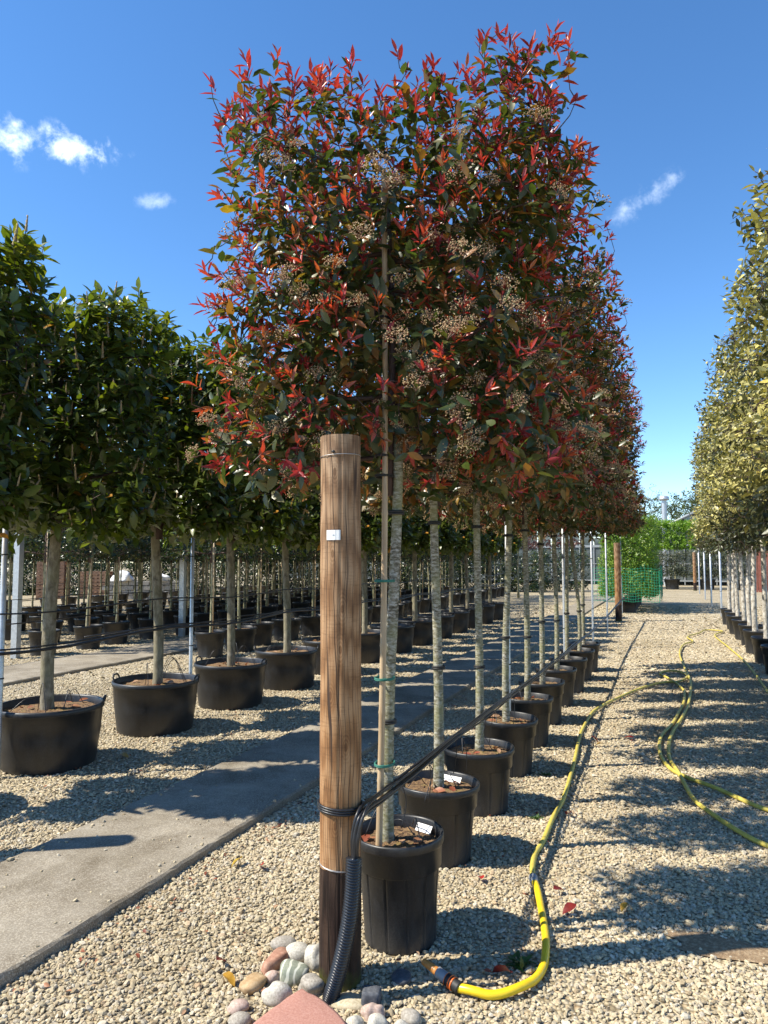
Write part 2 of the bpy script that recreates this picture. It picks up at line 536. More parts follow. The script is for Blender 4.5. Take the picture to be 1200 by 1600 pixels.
def timber(name, dark, mid, light, crackdark, rough=0.75):
    m, nt, b = new_mat(name)
    vs = obj_coord(nt, (1, 1, 0.07))
    vm = obj_coord(nt, (1, 1, 0.30))
    grain = noise(nt, vs, 85, 7, 0.68, 0.6)
    broad = noise(nt, vm, 11, 4, 0.55, 0.9)
    wv = nd(nt, 'ShaderNodeTexWave', {'Vector': obj_coord(nt, (1, 1, 0.12)), 'Scale': 14.0, 'Distortion': 9.0, 'Detail': 3.0, 'Detail Scale': 0.9}, wave_type='RINGS', rings_direction='SPHERICAL')
    ticks = noise(nt, obj_coord(nt, (0.7, 0.7, 6.0)), 26, 3, 0.5)
    f = nd(nt, 'ShaderNodeMath', {0: wv.outputs['Fac'], 1: 0.34, 2: nd(nt, 'ShaderNodeMath', {0: grain, 1: 0.62}, operation='MULTIPLY').outputs[0]}, operation='MULTIPLY_ADD').outputs[0]
    f2 = nd(nt, 'ShaderNodeMath', {0: nd(nt, 'ShaderNodeMath', {0: broad, 1: 0.5}, operation='SUBTRACT').outputs[0], 1: 0.40, 2: f}, operation='MULTIPLY_ADD').outputs[0]
    f2 = timber_knots(nt, f2)
    c = ramp(nt, f2, [(0.20, dark), (0.42, mid), (0.68, light)])
    tc = nd(nt, 'ShaderNodeTexCoord')
    sp = nd(nt, 'ShaderNodeSeparateXYZ', {0: tc.outputs['Object']})
    # sun-bleached grey towards the top of the post
    wz = nd(nt, 'ShaderNodeMapRange', {0: sp.outputs[2], 1: 1.0, 2: 2.15, 3: 0.0, 4: 0.62}).outputs[0]
    wz2 = nd(nt, 'ShaderNodeMath', {0: wz, 1: ramp(nt, broad, [(0.3, (0.5, 0.5, 0.5)), (0.6, (1, 1, 1))])}, operation='MULTIPLY').outputs[0]
    gr = ramp(nt, f2, [(0.2, (0.13, 0.09, 0.06)), (0.7, (0.31, 0.235, 0.165))])
    c = mixc(nt, wz2, c, gr) if name == 'timber_weathered' else c
    tk = ramp(nt, ticks, [(0.56, (1, 1, 1)), (0.64, (0.74, 0.72, 0.70))])
    c = mixc(nt, 0.6, c, tk, 'MULTIPLY')
    # drying cracks: thin, long and vertical
    ang = nd(nt, 'ShaderNodeMath', {0: sp.outputs[1], 1: sp.outputs[0]}, operation='ARCTAN2').outputs[0]
    wob = noise(nt, obj_coord(nt, (0.3, 0.3, 1)), 1.6, 2)
    ph = nd(nt, 'ShaderNodeMath', {0: wob, 1: 0.8, 2: ang}, operation='MULTIPLY_ADD').outputs[0]
    cmb = nd(nt, 'ShaderNodeCombineXYZ', {0: ph, 1: nd(nt, 'ShaderNodeMath', {0: sp.outputs[2], 1: 0.10}, operation='MULTIPLY').outputs[0]})
    cr = nd(nt, 'ShaderNodeTexVoronoi', {'Vector': cmb.outputs[0], 'Scale': 3.6}, feature='DISTANCE_TO_EDGE').outputs['Distance']
    crk = ramp(nt, cr, [(0.008, (0, 0, 0)), (0.032, (1, 1, 1))])
    c = mixc(nt, crk, tuple(x * 2.0 for x in crackdark), c)
    nt.links.new(c, b.inputs['Base Color'])
    b.inputs['Roughness'].default_value = rough
    b.inputs['Specular IOR Level'].default_value = 0.25
    hh = nd(nt, 'ShaderNodeMath', {0: crk, 1: 1.2, 2: grain}, operation='MULTIPLY_ADD').outputs[0]
    bump(nt, b, hh, 0.55, 0.004)
    return m


M['timber'] = timber('timber_weathered', (0.165, 0.076, 0.030), (0.275, 0.140, 0.058), (0.385, 0.222, 0.108), (0.03, 0.018, 0.012))
m = timber('timber_creosote', (0.012, 0.007, 0.005), (0.028, 0.016, 0.012), (0.055, 0.033, 0.022), (0.006, 0.004, 0.003), 0.55)
nt = m.node_tree
b = nt.nodes['Principled BSDF']
old = b.inputs['Base Color'].links[0].from_socket
tc = nd(nt, 'ShaderNodeTexCoord')
sp = nd(nt, 'ShaderNodeSeparateXYZ', {0: tc.outputs['Object']})
nz = noise(nt, tc.outputs['Object'], 30, 4)
mz = nd(nt, 'ShaderNodeMapRange', {0: sp.outputs[2], 1: 0.13, 2: 0.0, 3: 0.0, 4: 1.0}).outputs[0]
mo = nd(nt, 'ShaderNodeMath', {0: mz, 1: nz}, operation='MULTIPLY').outputs[0]
nt.links.new(mixc(nt, ramp(nt, mo, [(0.2, (0, 0, 0)), (0.5, (0.8, 0.8, 0.8))]), old, (0.075, 0.085, 0.02)), b.inputs['Base Color'])
M['creosote'] = m

# gravel: base sheet and single stones
GRAVEL = [(0, (0.33, 0.26, 0.165)), (0.2, (0.45, 0.385, 0.265)), (0.45, (0.54, 0.465, 0.32)), (0.65, (0.47, 0.40, 0.275)), (0.8, (0.40, 0.36, 0.29)), (0.92, (0.64, 0.58, 0.46)), (1.0, (0.47, 0.34, 0.21))]
m, nt, b = new_mat('gravel_bed')
v = obj_coord(nt)
sp = nd(nt, 'ShaderNodeTexVoronoi', {'Vector': v, 'Scale': 46.0, 'Randomness': 1.0})
cell = nd(nt, 'ShaderNodeSeparateColor', {0: sp.outputs['Color']}).outputs[0]
c = ramp(nt, cell, GRAVEL)
gap = ramp(nt, sp.outputs['Distance'], [(0.40, (1.12, 1.12, 1.1)), (0.80, (0.40, 0.37, 0.32))])
fine = noise(nt, v, 320, 3, 0.7)
c = mixc(nt, ramp(nt, fine, [(0.45, (0, 0, 0)), (0.60, (0.6, 0.6, 0.6))]), mixc(nt, 1.0, c, gap, 'MULTIPLY'), (0.36, 0.30, 0.20))
big = noise(nt, v, 0.55, 5, 0.6)
c = mixc(nt, 1.0, c, ramp(nt, big, [(0.3, (0.80, 0.78, 0.74)), (0.7, (1.06, 1.06, 1.06))]), 'MULTIPLY')
nt.links.new(c, b.inputs['Base Color'])
b.inputs['Roughness'].default_value = 0.9
b.inputs['Specular IOR Level'].default_value = 0.2
inv = nd(nt, 'ShaderNodeMath', {0: 1.0, 1: sp.outputs['Distance']}, operation='SUBTRACT').outputs[0]
bump(nt, b, inv, 0.9, 0.02)
M['gravel_bed'] = m

m, nt, b = new_mat('gravel_stone')
at = nd(nt, 'ShaderNodeAttribute', attribute_name='rnd')
c = ramp(nt, at.outputs['Fac'], GRAVEL)
v = obj_coord(nt)
n1 = noise(nt, v, 220, 3, 0.6)
c = mixc(nt, 1.0, c, ramp(nt, n1, [(0.3, (0.72, 0.70, 0.66)), (0.7, (1.12, 1.12, 1.12))]), 'MULTIPLY')
big = noise(nt, v, 0.55, 5, 0.6)
c = mixc(nt, 1.0, c, ramp(nt, big, [(0.3, (0.82, 0.80, 0.76)), (0.7, (1.06, 1.06, 1.06))]), 'MULTIPLY')
nt.links.new(c, b.inputs['Base Color'])
b.inputs['Roughness'].default_value = 0.85
b.inputs['Specular IOR Level'].default_value = 0.25
bump(nt, b, n1, 0.3, 0.002)
M['gravel_stone'] = m

# cast concrete walkway
m, nt, b = new_mat('concrete')
v = obj_coord(nt)
n1 = noise(nt, v, 150, 4, 0.7)
n2 = noise(nt, v, 3.2, 7, 0.66)
n3 = noise(nt, obj_coord(nt, (1, 0.5, 1)), 38, 4, 0.7)
c = ramp(nt, n2, [(0.32, (0.150, 0.122, 0.086)), (0.52, (0.220, 0.190, 0.145)), (0.70, (0.285, 0.252, 0.198))])
c = mixc(nt, ramp(nt, n1, [(0.50, (0, 0, 0)), (0.62, (0.75, 0.75, 0.75))]), c, (0.44, 0.395, 0.315))
c = mixc(nt, ramp(nt, n3, [(0.56, (0, 0, 0)), (0.68, (0.55, 0.55, 0.55))]), c, (0.34, 0.31, 0.255))
c = mixc(nt, ramp(nt, n1, [(0.30, (0.7, 0.7, 0.7)), (0.40, (0, 0, 0))]), c, (0.07, 0.062, 0.05))
nt.links.new(c, b.inputs['Base Color'])
n4 = noise(nt, v, 1.1, 5, 0.6, 0.8)
c = mixc(nt, 1.0, c, ramp(nt, n4, [(0.34, (0.74, 0.72, 0.68)), (0.50, (1.0, 1.0, 1.0)), (0.66, (1.14, 1.13, 1.10))]), 'MULTIPLY')
nt.links.new(c, b.inputs['Base Color'])
b.inputs['Roughness'].default_value = 0.88
b.inputs['Specular IOR Level'].default_value = 0.25
bump(nt, b, nd(nt, 'ShaderNodeMath', {0: n1, 1: n3}, operation='ADD').outputs[0], 0.35, 0.004)
M['concrete'] = m

m, nt, b = new_mat('bare_soil')
v = obj_coord(nt)
n1 = noise(nt, v, 60, 6, 0.7)
n2 = noise(nt, v, 9, 4, 0.6)
c = ramp(nt, n1, [(0.3, (0.13, 0.08, 0.042)), (0.5, (0.25, 0.17, 0.095)), (0.7, (0.42, 0.32, 0.20))])
nt.links.new(c, b.inputs['Base Color'])
b.inputs['Roughness'].default_value = 0.95
bump(nt, b, n1, 0.8, 0.01)
M['bare_soil'] = m

m, nt, b = new_mat('potting_soil')
v = obj_coord(nt)
n1 = noise(nt, v, 70, 6, 0.75)
n2 = noise(nt, v, 12, 3, 0.6)
c = ramp(nt, n1, [(0.30, (0.05, 0.030, 0.018)), (0.46, (0.15, 0.085, 0.045)), (0.60, (0.30, 0.19, 0.085)), (0.74, (0.46, 0.33, 0.16))])
c = mixc(nt, ramp(nt, n2, [(0.55, (0, 0, 0)), (0.70, (0.5, 0.5, 0.5))]), c, (0.24, 0.20, 0.045))
nt.links.new(c, b.inputs['Base Color'])
b.inputs['Roughness'].default_value = 0.95
bump(nt, b, n1, 1.0, 0.015)
M['potting_soil'] = m


def stone_mat(name, c1, c2, c3, scale=40, veins=None):
    m, nt, b = new_mat(name)
    v = obj_coord(nt)
    n1 = noise(nt, v, scale, 6, 0.7)
    c = ramp(nt, n1, [(0.32, c1), (0.5, c2), (0.68, c3)])
    if veins:
        w = nd(nt, 'ShaderNodeTexWave', {'Vector': v, 'Scale': 9.0, 'Distortion': 7.0, 'Detail': 2.0, 'Detail Scale': 1.2})
        c = mixc(nt, ramp(nt, w.outputs['Fac'], [(0.72, (0, 0, 0)), (0.86, (0.8, 0.8, 0.8))]), c, veins)
    nt.links.new(c, b.inputs['Base Color'])
    b.inputs['Roughness'].default_value = 0.8
    b.inputs['Specular IOR Level'].default_value = 0.3
    bump(nt, b, n1, 0.3, 0.003)
    return m


M['stone_grey'] = stone_mat('stone_grey', (0.19, 0.17, 0.14), (0.30, 0.27, 0.225), (0.42, 0.385, 0.33), 120)
M['stone_white'] = stone_mat('stone_white', (0.26, 0.235, 0.19), (0.43, 0.40, 0.335), (0.55, 0.52, 0.45), 130)
M['stone_red'] = stone_mat('stone_red', (0.24, 0.12, 0.08), (0.34, 0.18, 0.12), (0.42, 0.26, 0.18), 45)
M['stone_tan'] = stone_mat('stone_tan', (0.29, 0.18, 0.085), (0.39, 0.265, 0.14), (0.47, 0.35, 0.21), 30)
M['stone_pink'] = stone_mat('stone_pink', (0.30, 0.205, 0.16), (0.41, 0.30, 0.245), (0.52, 0.41, 0.345), 100)
M['stone_green'] = stone_mat('stone_green', (0.15, 0.17, 0.13), (0.21, 0.225, 0.17), (0.28, 0.285, 0.22), 60, (0.55, 0.55, 0.46))
M['stone_slate'] = stone_mat('stone_slate', (0.045, 0.05, 0.06), (0.075, 0.08, 0.09), (0.12, 0.125, 0.135), 60)
M['sandstone'] = stone_mat('sandstone', (0.31, 0.145, 0.108), (0.385, 0.195, 0.15), (0.46, 0.26, 0.21), 140)
M['cobweb_sand'] = stone_mat('pale_grit', (0.30, 0.25, 0.16), (0.44, 0.38, 0.26), (0.55, 0.49, 0.37), 70)

m, nt, b = new_mat('yellow_hose')
v = obj_coord(nt)
n1 = noise(nt, v, 14, 4, 0.6)
nt.links.new(ramp(nt, n1, [(0.35, (0.64, 0.43, 0.012)), (0.6, (0.76, 0.53, 0.014))]), b.inputs['Base Color'])
b.inputs['Roughness'].default_value = 0.33
M['hose_bright'] = m
m, nt, b = new_mat('faded_hose')
v = obj_coord(nt)
n1 = noise(nt, v, 9, 5, 0.65)
nt.links.new(ramp(nt, n1, [(0.3, (0.40, 0.32, 0.05)), (0.65, (0.56, 0.46, 0.09))]), b.inputs['Base Color'])
b.inputs['Roughness'].default_value = 0.5
M['hose_faded'] = m

m, nt, b = new_mat('greenhouse_glass')
v = obj_coord(nt)
n1 = noise(nt, v, 0.9, 3, 0.5)
nt.links.new(ramp(nt, n1, [(0.35, (0.05, 0.062, 0.06)), (0.65, (0.15, 0.175, 0.175))]), b.inputs['Base Color'])
b.inputs['Roughness'].default_value = 0.08
b.inputs['Specular IOR Level'].default_value = 0.8
M['glass'] = m

# ------------------------------------------------------------------ ground, walkways, gravel
mb = MB()
gx = np.array([-500, -60, -20, 20, 60, 500.0])
mb.add([(-500, -300, 0), (500, -300, 0), (500, 700, 0), (-500, 700, 0)], np.array([[0, 1, 2, 3]]), smooth=False)
put('ground', mb.mesh('ground', M['gravel_bed']), kind='structure')


def walkway(x0, x1, y0, y1, z, seed):
    rs = np.random.default_rng(seed)
    ys = np.concatenate([np.arange(y0, min(y1, 12), 0.06), np.arange(min(y1, 12), y1, 0.5)])
    n = len(ys)

    def wob(a):
        w = np.convolve(rs.normal(0, 1, n + 30), np.ones(31) / 31, 'valid')[:n] * a * 3.5 + rs.normal(0, a * 0.30, n)
        return w
    l, r = x0 + wob(0.007), x1 + wob(0.007)
    zt = z + wob(0.002) * 0.6
    cols = [np.stack([l - 0.012, ys, np.full(n, -0.02)], 1), np.stack([l, ys, zt - 0.009], 1), np.stack([l + 0.012, ys, zt], 1),
            np.stack([r - 0.014, ys, zt], 1), np.stack([r, ys, zt - 0.010 + rs.normal(0, 0.003, n)], 1), np.stack([r + 0.010 + rs.normal(0, 0.004, n), ys, np.full(n, -0.02)], 1)]
    v = np.concatenate(cols)
    i = np.arange(n - 1)
    fs = [np.stack([i + k * n, i + (k + 1) * n, i + (k + 1) * n + 1, i + k * n + 1], 1) for k in range(5)]
    mbw = MB().add(v, fs, smooth=False)
    return mbw.put('concrete_path', M['concrete'], kind='structure')


walkway(-3.36, -2.45, 0.8, 40, 0.050, 1)
walkway(-9.50, -8.20, 2.0, 45, 0.050, 2)

# bare earth patch on the right
mb = MB()
a = np.linspace(0, 2 * math.pi, 40, endpoint=False)
rr = 1 + 0.16 * np.sin(3 * a + 1) + 0.10 * np.sin(5 * a)
pv = np.stack([0.20 + 0.26 * rr * np.cos(a), 3.52 + 0.10 * rr * np.sin(a), np.full(40, 0.006)], 1)
pv = np.vstack([pv, [[0.20, 3.52, 0.016]]])
mb.add(pv, np.stack([np.arange(40), (np.arange(40) + 1) % 40, np.full(40, 40)], 1))
put('soil_ground', mb.mesh('soil_ground', M['bare_soil']), kind='structure')

POST = np.array([-1.245, 2.70])
PHOT = [(-1.140, 3.10, 0.200, 0.46), (-1.25, 4.00, 0.236, 0.41), (-1.225, 4.86, 0.242, 0.41), (-1.22, 5.78, 0.232, 0.42), (-1.24, 6.72, 0.236, 0.42),
        (-1.25, 7.66, 0.236, 0.42), (-1.25, 8.62, 0.236, 0.42), (-1.23, 9.56, 0.236, 0.42), (-1.23, 10.55, 0.236, 0.42), (-1.22, 11.42, 0.236, 0.42)]
LAUR = [(-4.75, 4.61 + 1.315 * i) for i in range(-1, 13)]
GOLD = [(1.45 + 0.02 * math.sin(i * 2.1), 20.95 - 1.27 * i) for i in range(13)]


def gravel():
    rs = np.random.default_rng(3)
    mb = MB()
    vi, fi = ico(1)
    oc_v = np.array([[1, 0, 0], [0, 1, 0], [-1, 0, 0], [0, -1, 0], [0, 0, 1.0], [0, 0, -1]])
    oc_f = np.array([[0, 1, 4], [1, 2, 4], [2, 3, 4], [3, 0, 4], [1, 0, 5], [2, 1, 5], [3, 2, 5], [0, 3, 5]])[:4]
    # stones thin out and coarsen with distance: four rings
    bands = ((1.75, 4.9, 0.0078, 4900, True), (4.9, 10.0, 0.0108, 1900, False), (10.0, 17.0, 0.0165, 780, False), (17.0, 27.0, 0.0235, 330, False))
    for d0, d1, size, dens, near in bands:
        half = 0.60
        n = int(dens * half * (d1 * d1 - d0 * d0))
        d = np.sqrt(rs.uniform(d0 * d0, d1 * d1, n))
        s = rs.uniform(-half, half, n) * d
        fw, rt = np.array([-math.sin(YAW), math.cos(YAW)]), np.array([math.cos(YAW), math.sin(YAW)])
        xy = d[:, None] * fw + s[:, None] * rt
        edge = np.minimum(xy[:, 0] + 3.33, -2.475 - xy[:, 0])
        spill = (edge > 0) & (rs.random(n) < 0.004 + 0.10 * np.exp(-edge / 0.03))
        keep = (~((xy[:, 0] > -3.355) & (xy[:, 0] < -2.452)) | spill) & ~((xy[:, 0] > -9.48) & (xy[:, 0] < -8.22))
        keep &= np.hypot(xy[:, 0] - POST[0], xy[:, 1] - POST[1]) > 0.075
        for x, y, r, h in PHOT:
            keep &= np.hypot(xy[:, 0] - x, xy[:, 1] - y) > r * 0.80
        for x, y in LAUR:
            keep &= np.hypot(xy[:, 0] - x, xy[:, 1] - y) > 0.34
        pe = ((xy[:, 0] - 0.20) / 0.30) ** 2 + ((xy[:, 1] - 3.52) / 0.13) ** 2
        keep &= rs.random(len(xy)) < np.clip((pe - 0.12) * 0.85, 0.06, 1)
        fines = np.sin(xy[:, 0] * 2.3 + 1.3 * np.sin(xy[:, 1] * 1.1)) * np.sin(xy[:, 1] * 1.9 + 1.7 * np.sin(xy[:, 0] * 1.3))
        keep &= rs.random(len(xy)) > np.clip((fines - 0.45) * 1.1, 0, 0.5)
        xy = xy[keep]
        n = len(xy)
        tv, tf = (vi, fi) if near else (oc_v, oc_f)
        V = np.repeat(tv[None], n, 0).copy()
        V *= rs.uniform(0.72, 1.22, (n, len(tv), 1))
        sz = size * rs.lognormal(0, 0.27, n)
        V *= (sz[:, None] * np.stack([rs.uniform(0.95, 1.5, n), rs.uniform(0.75, 1.1, n), rs.uniform(0.5, 0.85, n) * min(1.0, 0.0105 / size)], 1))[:, None, :]
        tilt, az = rs.normal(0, 0.35, n), rs.uniform(0, 2 * math.pi, n)
        ct, st, ca, sa = np.cos(tilt), np.sin(tilt), np.cos(az), np.sin(az)
        x, y, z = V[..., 0], V[..., 1], V[..., 2]
        x, z = x * ct[:, None] + z * st[:, None], z * ct[:, None] - x * st[:, None]
        x, y = x * ca[:, None] - y * sa[:, None], x * sa[:, None] + y * ca[:, None]
        on_path = (xy[:, 0] > -3.345) & (xy[:, 0] < -2.46)
        V = np.stack([x + xy[:, 0, None], y + xy[:, 1, None], z + 0.050 * on_path[:, None] + (rs.uniform(0.1, 0.95, n) * sz * 0.75 * min(1.0, (0.009 / size) ** 1.5))[:, None] * np.where(on_path, 0.6, 1.0)[:, None]], -1)
        F = (tf[None] + (np.arange(n) * len(tv))[:, None, None]).reshape(-1, 3)
        rn = np.repeat(rs.random(n), len(tf))
        mb.add(V.reshape(-1, 3), F, 0, rn, smooth=False)
    mb.put('gravel', M['gravel_stone'], kind='stuff')


gravel()

# ------------------------------------------------------------------ leaves
def leaf_template(w, sections=2, fold=0.22, droop=0.15, wave=0.0):
    """unit-length leaf along +y; folded along the midrib and drooping to the tip"""
    ts = np.linspace(0, 1, sections + 2)
    prof = {0: 0}
    v = [(0, 0, 0)]
    for t in ts[1:-1]:
        hw = w * 0.5 * (math.sin(math.pi * t ** 0.85) ** 0.8)
        z = -droop * t * t
        wv = wave * math.sin(t * 9)
        v += [(-hw, t, z + fold * hw + wv), (0, t, z), (hw, t, z + fold * hw - wv)]
    v.append((0, 1, -droop))
    f = [(0, 2, 1), (0, 3, 2)]
    for s in range(sections - 1):
        a, c = 1 + 3 * s, 4 + 3 * s
        f += [(a, a + 1, c + 1), (a, c + 1, c), (a + 1, a + 2, c + 2), (a + 1, c + 2, c + 1)]
    a, tip = 1 + 3 * (sections - 1), len(v) - 1
    f += [(a, a + 1, tip), (a + 1, a + 2, tip)]
    return np.array(v, float), np.array(f)


def basis(A, U):
    y = A / (np.linalg.norm(A, axis=1)[:, None] + 1e-9)
    z = U - y * np.sum(U * y, 1)[:, None]
    z /= np.linalg.norm(z, axis=1)[:, None] + 1e-9
    x = np.cross(y, z)
    return x, y, z


def scatter(mb, tpl, P, A, U, S, rnd, mat, smooth=True):
    v, f = tpl
    n = len(P)
    if n == 0:
        return
    x, y, z = basis(A, U)
    V = (v[None, :, 0, None] * x[:, None, :] + v[None, :, 1, None] * y[:, None, :] + v[None, :, 2, None] * z[:, None, :]) * S[:, None, None] + P[:, None, :]
    F = (f[None] + (np.arange(n) * len(v))[:, None, None]).reshape(-1, 3)
    mb.add(V.reshape(-1, 3), F, mat, np.repeat(rnd, len(f)), smooth)


def unit(v):
    return v / (np.linalg.norm(v, axis=-1, keepdims=True) + 1e-9)


def flower_head(rs, n=44, r=0.045, b=1.0):
    """corymb: a shallow dome of tiny buds on branching stalks; rooted at the origin, pointing along +z"""
    mb = MB()
    oc_v = np.array([[1, 0, 0], [0, 1, 0], [-1, 0, 0], [0, -1, 0], [0, 0, 1.0], [0, 0, -1]])
    oc_f = np.array([[0, 1, 4], [1, 2, 4], [2, 3, 4], [3, 0, 4], [1, 0, 5], [2, 1, 5], [3, 2, 5], [0, 3, 5]])
    rr = np.sqrt(rs.random(n)) * r
    th = rs.uniform(0, 2 * math.pi, n)
    P = np.stack([rr * np.cos(th), rr * np.sin(th), 0.034 - 0.50 * rr * rr / r + rs.normal(0, 0.010, n)], 1)
    V = oc_v[None] * rs.uniform(0.0018, 0.0033, (n, 1, 1)) * b + P[:, None]
    mb.add(V.reshape(-1, 3), (oc_f[None] + (np.arange(n) * 6)[:, None, None]).reshape(-1, 3), 0, np.repeat(rs.random(n), 8))
    k = 7
    for i in range(k):
        p = P[i]
        mid = p * np.array([0.35, 0.35, 0.45])
        tube(mb, [(0, 0, -0.01), mid, p], (0.0011, 0.0009, 0.0007), 3, 1, caps=False)
    return mb


def crown_tips(rs, n, hx, hy, z0, z1, surf=0.62, thin=None):
    """shoot positions in a box-shaped clipped crown with an uneven outline, and their outward directions"""
    out = []
    P = np.zeros((0, 3))
    N = np.zeros((0, 3))
    while len(P) < n:
        m = n * 2
        q = rs.uniform(-1, 1, (m, 3))
        on = rs.random(m) < surf
        area = np.array([hy * (z1 - z0) / 2, hx * (z1 - z0) / 2, hx * hy * 1.2])
        ax = rs.choice(3, m, p=area / area.sum())
        sg = np.where(rs.random(m) < 0.5, -1.0, 1.0)
        idx = np.arange(m)[on]
        q[idx, ax[on]] = sg[on] * rs.uniform(0.80, 1.06, on.sum())
        # rounded corners and a lumpy outline
        rad = (np.abs(q) ** 4).sum(1) ** 0.25
        lump = 1 + 0.09 * np.sin(q[:, 0] * 4.1 + q[:, 2] * 3.3 + 1.7) + 0.07 * np.sin(q[:, 2] * 7.3 + q[:, 1] * 3 + q[:, 0] * 2.2)
        ok = rad < 1.10 * lump
        if thin is not None:
            ok &= rs.random(m) < thin(q)
        nrm = np.sign(q) * np.abs(q) ** 5
        nrm[:, 1] *= 1.2
        P = np.vstack([P, (q * np.array([hx, hy, (z1 - z0) / 2]) + np.array([0, 0, (z0 + z1) / 2]))[ok]])
        N = np.vstack([N, nrm[ok]])
    return P[:n], N[:n]


def twigs(mb, rs, tips, trunk_pts, mat, r_tip=0.0022, k=3, step=0.16, gain=0.022):
    """grow thin branches from a trunk/lateral skeleton to every tip, each joining the nearest wood already there"""
    nodes = np.asarray(trunk_pts, float)
    d0 = np.array([np.min(np.linalg.norm(nodes - t, axis=1)) for t in tips])
    pts = [nodes]
    allp = nodes
    segs = []
    for i in np.argsort(d0):
        t = tips[i]
        diff = allp - t
        # prefer wood that lies below and inside
        cost = np.linalg.norm(diff * np.array([1, 1, 0.8]), axis=1) + 0.35 * np.maximum(0, diff[:, 2])
        j = int(np.argmin(cost))
        p = allp[j]
        L = np.linalg.norm(t - p)
        mid = (p + t) / 2 + rs.normal(0, 0.10 * L, 3) + np.array([0, 0, -0.07 * L])
        new = np.array([mid, t])
        segs.append((p, mid, t, L))
        allp = np.vstack([allp, new])
    for p, mid, t, L in segs:
        tube(mb, [p, mid, t], (r_tip + gain * 0.15 * L + 0.0008, r_tip + gain * 0.07 * L, r_tip), k, mat, rs.random(), caps=False)


TPL_NEAR = {'green': [leaf_template(w, 3, f, d, wv) for w, f, d, wv in ((0.40, 0.25, 0.10, 0.0), (0.38, 0.35, 0.22, 0.006), (0.43, 0.18, 0.05, 0.004), (0.36, 0.42, 0.30, 0.0))],
            'red': [leaf_template(w, 3, f, d) for w, f, d in ((0.27, 0.55, -0.08), (0.25, 0.70, 0.10), (0.30, 0.45, 0.18), (0.22, 0.80, 0.02))]}
TPL = {'green': leaf_template(0.40, 2, 0.28, 0.16), 'red': leaf_template(0.27, 2, 0.55, 0.04)}
TPL_LOW = leaf_template(0.45, 1, 0.3, 0.12)


def shoot_leaves(rs, tips, dirs, per, spread, size, jit=0.25, stem=0.10):
    """leaves set spirally along a short shoot ending at each tip: returns P, A, U, S"""
    n = len(tips)
    T = np.repeat(tips, per, 0)
    D = unit(np.repeat(dirs, per, 0))
    k = np.tile(np.arange(per), n)
    ph = np.repeat(rs.uniform(0, 6.28, n), per) + k * 2.4 + rs.normal(0, 0.3, n * per)
    ref = np.where(np.abs(D[:, 2:3]) < 0.9, np.array([[0, 0, 1.0]]), np.array([[1.0, 0, 0]]))
    X = unit(np.cross(D, ref))
    Y = np.cross(D, X)
    rad = np.cos(ph)[:, None] * X + np.sin(ph)[:, None] * Y
    along = (k / max(1, per - 1)) if per > 1 else np.ones(n)
    sp = np.radians(np.asarray(spread[0]) + (np.asarray(spread[1]) - spread[0]) * along) + rs.normal(0, jit, n * per)
    A = np.cos(sp)[:, None] * D + np.sin(sp)[:, None] * rad
    A[:, 2] -= 0.12
    U = unit(np.sin(sp)[:, None] * D - np.cos(sp)[:, None] * rad + np.array([0, 0, 0.35]) + rs.normal(0, 0.25, (n * per, 3)))
    P = T + D * (along[:, None] - 1) * stem
    S = rs.uniform(size[0], size[1], n * per) * (1.05 - 0.30 * along)
    return P, A, U, S


class Crown:
    """all loose pieces of one crown: lists of leaf records by kind, plus the woody mesh"""

    def __init__(self):
        self.leaves = {}
        self.heads = []
        self.wood = MB()


def cat(a, b):
    return tuple(np.concatenate([x, y]) for x, y in zip(a, b)) if a is not None else b


